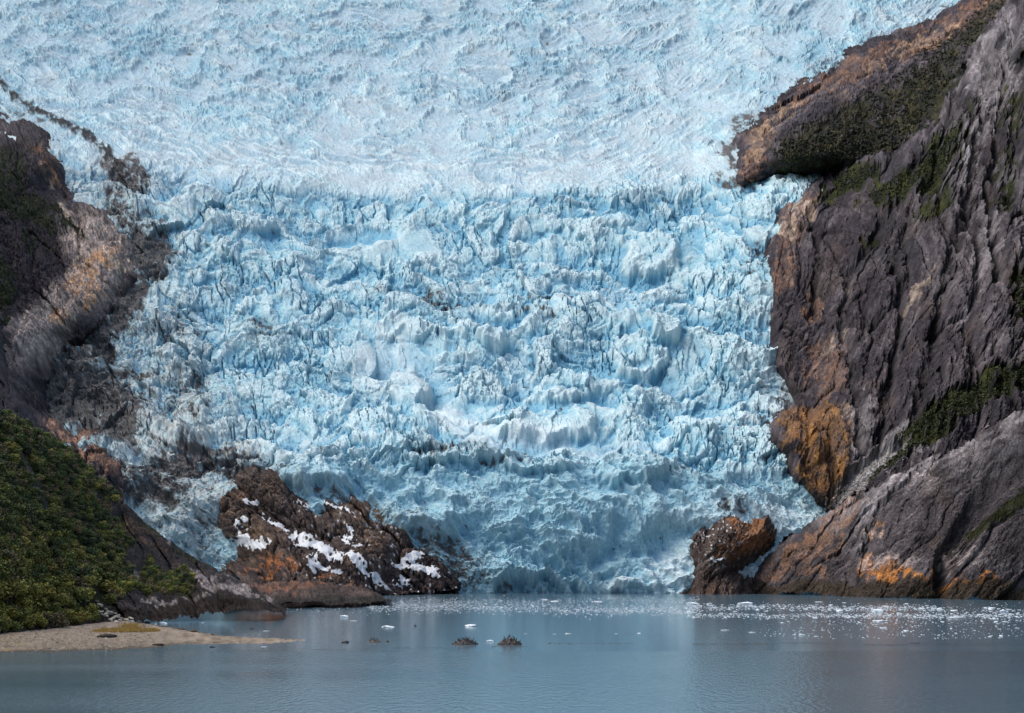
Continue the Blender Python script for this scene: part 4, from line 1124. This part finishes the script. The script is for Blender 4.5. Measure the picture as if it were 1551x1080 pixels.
def tree_label(px, py, hi, s):
    tone = ['olive green', 'dark green', 'yellow green', 'blackish green', 'golden green', 'brownish'][hi]
    size = 'large' if s > 1.45 else ('small' if s < 0.95 else 'middling')
    if py > 900 and px < 190:
        where = 'in the bushes at the left edge above the gravel spit' if px < 60 else ('in the bushes behind the spit' if px < 130 else 'by the pale boulder heap')
    elif px > 205: where = 'on the rocky ledge near the left shore' if px > 250 else 'between the thicket and the rocky ledge'
    elif seg_dist(np.array([float(px)]), np.array([float(py)]), [(25, 665), (80, 810)])[0] < 20: where = 'beside the bare rock rib high on the left slope'
    elif float(seg_dist(np.array([float(px)]), np.array([float(py)]), LS_TOP)[0]) < 22: where = 'on the crest of the left slope against the rock wall'
    elif px < 50: where = 'in the thicket at the left edge'
    elif py > 840: where = 'in the lower thicket above the bushes'
    else: where = 'in the middle of the left thicket'
    return size + ' ' + tone + ' tree ' + where
rest = []
for k, (_, px, py, P, hi, s) in enumerate(items):
    hi_, cm, tm, raw = TV[hi * 3 + int(rng.integers(3))]
    a = rng.random() * 6.28
    if k < 300:
        e = bpy.data.objects.new('beech_tree', None); C.objects.link(e)
        e.empty_display_size = 0.5
        e.location = (P[0], P[1], P[2] - 0.3); e.rotation_euler = (0, 0, a); e.scale = (s * 1.15, s * 1.15, s)
        lab = tree_label(px, py, hi, s)
        tag(e, lab, 'tree', 'low trees on the left slope')
        for nm, me in (('trunk', tm), ('crown', cm)):
            c = bpy.data.objects.new(nm, me); C.objects.link(c); c.parent = e
    else:
        rest.append((P, hi_, raw, a, s))
if rest:
    V, Q, CC = [], [], []; n = 0
    for P, hi_, raw, a, s in rest:
        v, q, c = raw
        ca, sa = math.cos(a), math.sin(a)
        w = np.stack([v[:, 0] * ca - v[:, 1] * sa, v[:, 0] * sa + v[:, 1] * ca, v[:, 2]], 1) * s + np.array([P[0], P[1], P[2] - 0.3])
        V.append(w); Q.append(q + n); CC.append(c * rng.uniform(0.7, 1.3)); n += len(v)
    tag(link('woodland', mesh_np('woodland', np.concatenate(V), quads=np.concatenate(Q), col=np.concatenate(CC), mat=M_LEAF)), 'dense low woodland covering the upper left slope', kind='stuff')

# ------------------------------------------------------------------ far shrubs on the right-hand slopes
def shrubs(name, label, sheet_name, regions, count, size, hue, seed):
    r = np.random.default_rng(seed)
    V, Q, CC = [], [], []; n = 0
    got = 0
    while got < count:
        reg = regions[r.integers(len(regions))]
        ang = math.radians(reg[4]); a = r.random() * 6.28; rr = math.sqrt(r.random())
        u, v = rr * math.cos(a) * reg[2], rr * math.sin(a) * reg[3]
        px = reg[0] + u * math.cos(ang) - v * math.sin(ang); py = reg[1] + u * math.sin(ang) + v * math.cos(ang)
        got += 1
        if px > 1650 or px < -80: continue
        P = on_sheet(sheet_name, px, py)
        s = size * r.uniform(0.5, 1.3)
        hh = np.array(hue) * r.uniform(0.5, 1.5)
        m = 16
        d = r.normal(size=(m, 3)); d /= np.linalg.norm(d, axis=1)[:, None]
        c = P + d * s * np.array([1, .8, .7]) * r.uniform(.5, 1, (m, 1)) + np.array([0, -s * .3, s * .4])
        t = r.normal(size=(m, 3)); t /= np.linalg.norm(t, axis=1)[:, None]
        b = np.cross(d, t); L = s * 0.42
        V.append(np.stack([c - t * L, c - b * L, c + t * L, c + b * L], 1).reshape(-1, 3))
        Q.append(np.arange(m * 4).reshape(-1, 4) + n); n += m * 4
        CC.append(np.repeat(hh[None] * r.uniform(.6, 1.4, (m, 1)), 4, 0))
    tag(link(name, mesh_np(name, np.concatenate(V), quads=np.concatenate(Q), col=np.concatenate(CC), mat=M_LEAF)), label, kind='stuff')
shrubs('undergrowth', 'dark shrubs covering the hillside above the ice tongue', 'upper_slope', [(1290, 215, 110, 40, -12), (1350, 165, 90, 40, -32), (1430, 95, 70, 34, -42), (1240, 235, 70, 25, -5), (1500, 30, 60, 30, -50)], 2300, 3.4, (0.034, 0.037, 0.020), 41)
shrubs('shrubbery', 'dark green shrubs on the ledges of the right cliff', 'right_cliff', [(1500, 612, 90, 18, -24), (1440, 645, 60, 18, -22), (1400, 672, 42, 18, -20), (1345, 712, 34, 10, -38), (1290, 285, 34, 12, -20), (1370, 285, 70, 14, -30), (1420, 255, 20, 40, 30), (1545, 480, 20, 40, 0), (1560, 585, 50, 18, -20)], 3800, 2.1, (0.034, 0.040, 0.015), 43)

# scree stones in the gully
pp, ss, cc = [], [], []
for k in range(900):
    t = rng.random(); px = 1265 + 90 * t + rng.normal() * 9; py = 765 - 62 * t + rng.normal() * 8
    P = on_sheet('right_cliff', px, py)
    pp.append(P + np.array([0, -0.6, 0.3])); ss.append(rng.choice([0.7, 1.1, 1.8], p=[.6, .3, .1])); cc.append(np.array([0.36, 0.34, 0.33]) * rng.uniform(.4, 1.3))
scatter_joined('scree', pp, ss, cc, 0, 0.7, 9, M_STONE, 'grey scree stones filling the gully beside the rusty shoulder')

# ------------------------------------------------------------------ islets with cormorants
def tube(path, radii, n=8, col=None):
    V, Q = [], []
    path = [np.array(p, float) for p in path]
    for i, p in enumerate(path):
        t = path[min(i + 1, len(path) - 1)] - path[max(i - 1, 0)]; t /= np.linalg.norm(t)
        u = np.cross(t, (0, 1, 0)); u /= np.linalg.norm(u); w = np.cross(t, u)
        for k in range(n):
            a = 2 * math.pi * k / n
            V.append(p + (u * math.cos(a) + w * math.sin(a) * 0.9) * radii[i])
    for i in range(len(path) - 1):
        for k in range(n):
            Q.append((i * n + k, i * n + (k + 1) % n, (i + 1) * n + (k + 1) % n, (i + 1) * n + k))
    return V, Q
# body from tail tip through breast, neck, head and bill: one continuous surface
BV, BQ = tube([(-0.34, 0, 0.10), (-0.22, 0, 0.17), (-0.10, 0, 0.27), (0.0, 0, 0.40), (0.06, 0, 0.50), (0.085, 0, 0.58), (0.08, 0, 0.66), (0.06, 0, 0.73), (0.075, 0, 0.79), (0.125, 0, 0.815), (0.18, 0, 0.81), (0.25, 0, 0.80)],
              [0.015, 0.045, 0.105, 0.125, 0.10, 0.062, 0.040, 0.034, 0.042, 0.045, 0.018, 0.006])
bird_me = mesh_np('cormorant', np.array(BV), quads=np.array(BQ), mat=M_BIRD, smooth=True)
BLV, BLQ = tube([(0.065, 0, 0.44), (0.10, 0, 0.50), (0.115, 0, 0.57)], [0.075, 0.085, 0.03])
breast_me = mesh_np('breast', np.array(BLV), quads=np.array(BLQ), mat=M_BIRDW, smooth=True)
lv, lq = tube([(0.0, 0.05, -0.06), (0.0, 0.05, 0.14), (-0.02, 0.05, 0.30)], [0.018, 0.016, 0.05], 5)
lv2, lq2 = tube([(0.10, 0.05, -0.02), (0.0, 0.05, 0.0)], [0.03, 0.02], 5)
leg_me = mesh_np('leg', np.array(lv + lv2), quads=np.array(lq + [tuple(i + len(lv) for i in q) for q in lq2]), mat=M_BIRD)
wv2, wq = tube([(-0.26, 0.0, 0.14), (-0.12, 0.10, 0.26), (0.0, 0.115, 0.42), (0.03, 0.10, 0.50)], [0.01, 0.045, 0.06, 0.03], 6)
wing_me = mesh_np('wing', np.array(wv2), quads=np.array(wq), mat=M_BIRD, smooth=True)
def cormorant(loc, rz, s, label, group):
    b = bpy.data.objects.new('cormorant', bird_me); C.objects.link(b)
    b.location = loc; b.rotation_euler = (0, 0, rz); b.scale = (s, s, s)
    tag(b, label, 'bird', group)
    for nm, me, sy in (('breast', breast_me, 1), ('leg', leg_me, 1), ('leg', leg_me, -1), ('wing', wing_me, 1), ('wing', wing_me, -1)):
        c = bpy.data.objects.new(nm, me); C.objects.link(c); c.parent = b; c.scale = (1, sy, 1)
def islet(cx, base_y, w, h, seed, label, birds, blabel, col=(0.018, 0.015, 0.013), peak=0.0):
    D = float(water_D(base_y)); p = world_at(cx, base_y, D); m = D / F
    W, H = w * m / 2, h * m
    nx, ny = 46, 26
    X, Y = np.meshgrid(np.linspace(-1, 1, nx), np.linspace(-1, 1, ny))
    n = fbm(X * 3 + seed, Y * 3, 4, seed, 0.65); n2 = fbm(X * 8, Y * 8 + seed, 3, seed + 3)
    Z = H * (1.15 * np.clip(1 - (np.abs(X - peak * (1 - np.abs(X))) ** 1.6 + Y ** 2), -0.35, 1) ** 1.0 + 0.28 * n + 0.12 * n2 + 0.0)
    Z = np.where(np.hypot(X, Y) > 0.98, -0.6, Z)
    co = np.stack([X * W, Y * W * 0.5, Z], -1).reshape(-1, 3)
    idx = np.arange(nx * ny).reshape(ny, nx)
    q = np.stack([idx[:-1, :-1], idx[:-1, 1:], idx[1:, 1:], idx[1:, :-1]], -1).reshape(-1, 4)
    c = np.array(col)[None] * (0.6 + 0.9 * np.clip(0.5 + n2.reshape(-1, 1), 0, 1)); c = c + np.clip(n.reshape(-1, 1) - 0.15, 0, 1) * np.array([0.07, 0.045, 0.03])
    o_ = link('rocky_islet', mesh_np('rocky_islet', co, quads=q, col=c, mat=M_WETROCK)); o_.location = (p[0], p[1], 0)
    tag(o_, label, 'islet')
    for k, t in enumerate(birds):
        i = int((t + 1) / 2 * (nx - 1)); j = int(ny * (0.28 + 0.3 * ((k * 37) % 10) / 10))
        z = Z[j, i]
        if z < 0.02: j = ny // 2; z = max(Z[j, i], 0.05)
        cormorant((p[0] + X[j, i] * W, p[1] + Y[j, i] * W * 0.5, z), random.choice([0.2, 2.9, -0.4, 3.4, 1.2]), random.uniform(1.1, 1.35), blabel, blabel.replace('cormorant', 'cormorants', 1))
islet(704, 976.0, 42, 6.2, 21, 'long dark islet crowded with cormorants, left of the small white floe', [-0.62, -0.5, -0.4, -0.3, -0.18, -0.05, 0.03, 0.12, 0.2, 0.32, 0.45, 0.6, 0.82], 'black cormorant standing on the long dark islet')
islet(772, 976.5, 38, 8.0, 33, 'peaked brown islet crowded with cormorants, right of the small white floe', [-0.5, -0.4, -0.3, -0.15, -0.05, 0.05, 0.18, 0.3, 0.42, 0.55, 0.7, 0.84], 'black cormorant standing on the peaked brown islet', (0.035, 0.026, 0.02))
islet(567, 973.0, 24, 3.0, 45, 'low pale brown islet with a few birds', [-0.5, -0.3, -0.1, 0.1, 0.35], 'pale breasted cormorant on the low brown islet', (0.07, 0.055, 0.04))
for (cx, by, w, h, lab) in [(523, 973.5, 12, 4.0, 'small black rounded rock left of the low bird islet'), (587, 972.5, 7, 3.0, 'tiny black rock right of the low bird islet'), (629, 948.5, 4, 3.0, 'tiny dark rock alone in the smooth water'),
                            (1385, 974.5, 22, 2.0, 'flat dark reef rock in the shaded water at right')]:
    D = float(water_D(by)); p = world_at(cx, by, D); m = D / F
    o_ = link('rock', stone_mesh('rock', int(cx), (w * m / 2, w * m / 3, h * m * .75), 2, (0.025, 0.022, 0.02), M_WETROCK, 0.15))
    o_.location = (p[0], p[1], 0.0); tag(o_, lab, 'rock')

# kelp and shallow weed lines
pp, ss, cc = [], [], []
for (x0, x1, y0, n, sp) in [(290, 415, 984.8, 160, .35), (450, 560, 983.5, 90, .3), (590, 680, 981.5, 120, .5), (745, 800, 979.5, 60, .4), (830, 960, 974.5, 150, .7), (1050, 1165, 975.5, 260, 1.0), (1180, 1260, 974, 120, .8), (1300, 1500, 977, 200, .7), (655, 740, 954, 25, .4), (900, 1000, 961, 40, .3)]:
    for k in range(n):
        px = rng.uniform(x0, x1); py = y0 + rng.normal() * sp
        D = float(water_D(py)); p = world_at(px, py, D)
        pp.append(np.array([p[0], p[1], -0.01])); ss.append(rng.uniform(0.2, 0.6)); cc.append(np.array([0.03, 0.025, 0.018]))
scatter_joined('kelp', pp, ss, cc, 0, 0.10, 15, M_KELP, 'dark kelp fronds floating in thin lines on the water')

# ------------------------------------------------------------------ floating ice
floes = []
for k in range(12):
    r = np.random.default_rng(500 + k)
    v, f = lump(500 + k, (1, 0.7, 0.34 if k % 3 else 0.6), 2, 0.30, 9)
    v[:, 2] = v[:, 2] * (1 + 0.5 * np.maximum(0, fbm(v[:, 0] * 2 + k, v[:, 1] * 2, 3, k))) 
    floes.append(mesh_np('ice_floe', v, tris=f, mat=M_FLOE))
def floe(px, py, wpx, k, label, group=None, hz=1.0):
    D = float(water_D(py)); p = world_at(px, py, D); m = D / F
    o_ = bpy.data.objects.new('ice_floe', floes[k % 12]); C.objects.link(o_)
    s = wpx * m / 2
    o_.location = (p[0], p[1], 0.06 * s); o_.scale = (s, s * 1.1, s * hz * 0.75); o_.rotation_euler = (0, 0, random.uniform(-0.5, 0.5) + (math.pi if random.random() < .5 else 0))
    tag(o_, label, 'ice floe', group)
special = [(713, 949, 19, 0, 'flat white floe above the long bird islet', .6), (588, 950, 19, 5, 'white floe in the smooth water left of centre', .7), (521, 935, 13, 3, 'small peaked white floe in front of the rusty rock shelf', 1.1), (536, 940.5, 12, 1, 'thin low floe just below the peaked one', .3),
           (742, 972, 11, 3, 'small white floe between the two bird islets', 1.0), (247, 945, 12, 6, 'bright little iceberg behind the spit near the bushes', 1.2), (236, 945.5, 5, 2, 'tiny floe touching the iceberg behind the spit', .7), (307, 943.5, 5, 4, 'tiny floe near the left shore behind the spit', .6),
           (404, 956, 11, 2, 'thin white floe off the tip of the spit', .35), (400, 980, 9, 4, 'small floe in the near water below the spit tip', .6), (825, 909, 13, 1, 'flat floe close under the ice front, left one of two', .6), (905, 912, 16, 4, 'flat floe near the ice front below the cave', .5), (840, 911, 13, 7, 'flat floe close under the ice front, right one of two', .4),
           (1328, 927, 18, 3, 'large rounded white floe in the right brash band', 1.1), (1333, 941.5, 28, 1, 'long flat white floe in the dark water at right', .35), (1520, 927, 15, 6, 'white lumpy floe near the right edge', 1.2), (1501, 922, 9, 0, 'small round floe left of the lumpy one at the right edge', .9), (1424, 924, 12, 9, 'white floe in the middle of the right brash field', 1.0),
           (1240, 912, 12, 5, 'thin floe just off the rusty foot of the spur', .4), (1272, 926, 11, 0, 'round white floe between the two brash bands', .9), (1448, 936, 28, 7, 'long thin floe below the right brash field', .3), (1395, 922, 12, 1, 'flat floe left of the middle of the brash field', .6), (1214, 962, 10, 9, 'small floe alone in the lower shaded water', .8),
           (1098, 955, 13, 4, 'thin floe on the blue water at the edge of the shade', .35), (1139, 958, 11, 2, 'thin floe right of the one at the edge of the shade', .35), (1049, 916, 18, 3, 'lumpy white floe at the left end of the right brash band', .8), (1130, 915, 26, 6, 'wide pile of white floe ice in the upper brash band', .5), (1044, 928, 12, 9, 'round floe at the left end of the lower brash band', .7),
           (860, 960, 11, 1, 'thin floe right of the bird islets', .35), (840, 960.5, 6, 2, 'tiny floe right of the bird islets', .5), (796, 960, 4, 5, 'speck of ice above the peaked bird islet', .6), (933, 960, 6, 8, 'small bright floe on the open blue water', .7), (968, 959.5, 6, 3, 'small bright floe farther right on the open blue water', .7), (1236, 964, 8, 4, 'flat scrap of ice in the lower shaded water', .4)]
for k, (px, py, w, v_, lab, hz) in enumerate(special):
    floe(px, py, w, v_, lab, None, hz)
small = 'small white ice chunk drifting in the brash off the right shore'
g_small = 'small ice chunks drifting in the brash'
nf = 0
while nf < 262:
    t = rng.random()
    if t < 0.5: px = rng.uniform(1040, 1560); py = rng.normal(919 + (px - 1040) * 0.012, 3.5)
    elif t < 0.85: px = rng.uniform(1040, 1560); py = rng.normal(933, 3.0)
    else: px = rng.uniform(1180, 1560); py = rng.uniform(938, 966)
    if py < 909: continue
    w = float(np.clip(rng.lognormal(1.35, 0.45), 2.6, 10))
    hz = float(rng.uniform(0.4, 1.0))
    sz = 'tiny' if w < 3.4 else ('small' if w < 5.5 else 'larger')
    shp = 'flat' if hz < 0.7 else 'lumpy'
    off = 'off the rust brown knoll' if px < 1150 else ('below the foot of the rock spur' if px < 1290 else ('below the orange stained rock' if px < 1400 else ('below the dark cleft in the spur' if px < 1480 else 'near the right edge')))
    row = 'in the upper ice band' if py < 926.5 else ('in the lower ice band' if py < 937 else 'in the open shaded water')
    floe(px, py, w, int(rng.integers(12)), f'{sz} {shp} ice chunk {row} {off}', g_small, hz)
    nf += 1
pp, ss, cc = [], [], []
def add_brash(n, fx, fy, smin, smax):
    for k in range(n):
        px = fx(); py = fy(px)
        if py < 902: continue
        D = float(water_D(py)); p = world_at(px, py, D)
        pp.append(np.array([p[0], p[1], 0.02])); ss.append(smin * 0.8 + (smax * 1.15 - smin * 0.8) * rng.random() ** 3); cc.append(np.array([0.7, 0.78, 0.82]))
cl = lambda px, s: float(fbm(np.array([px / 60]), np.array([s / 3.0]), 3, 77)[0])
add_brash(1900, lambda: rng.uniform(1035, 1420), lambda x: rng.normal(919 + (x - 1040) * 0.008 + 2.5 * cl(x, 1), 2.4), .15, .65)
add_brash(1900, lambda: rng.uniform(1040, 1560), lambda x: rng.normal(932.5 + 2 * cl(x, 9), 1.9), .12, .55)
add_brash(1500, lambda: rng.uniform(1230, 1560), lambda x: rng.normal(931, 9), .12, .5)
add_brash(600, lambda: rng.uniform(1150, 1560), lambda x: rng.uniform(935, 968), .10, .32)
add_brash(6500, lambda: rng.uniform(560, 1060), lambda x: rng.normal(np.interp(x, [560, 820, 1000], [916, 921, 923]) + 3.5 * cl(x, 20), 4.6), .12, .5)
add_brash(1800, lambda: rng.uniform(620, 1060), lambda x: rng.normal(909 + 3 * cl(x, 31), 3.0), .15, .6)
add_brash(1500, lambda: rng.uniform(430, 700), lambda x: rng.normal(917, 5), .12, .45)
add_brash(220, lambda: rng.uniform(690, 1560), lambda x: rng.normal(901, 1), .3, .8)
scatter_joined('brash_ice', pp, ss, cc, 0, 0.3, 25, M_FLOE, 'fine white brash ice drifting in bands across the water')
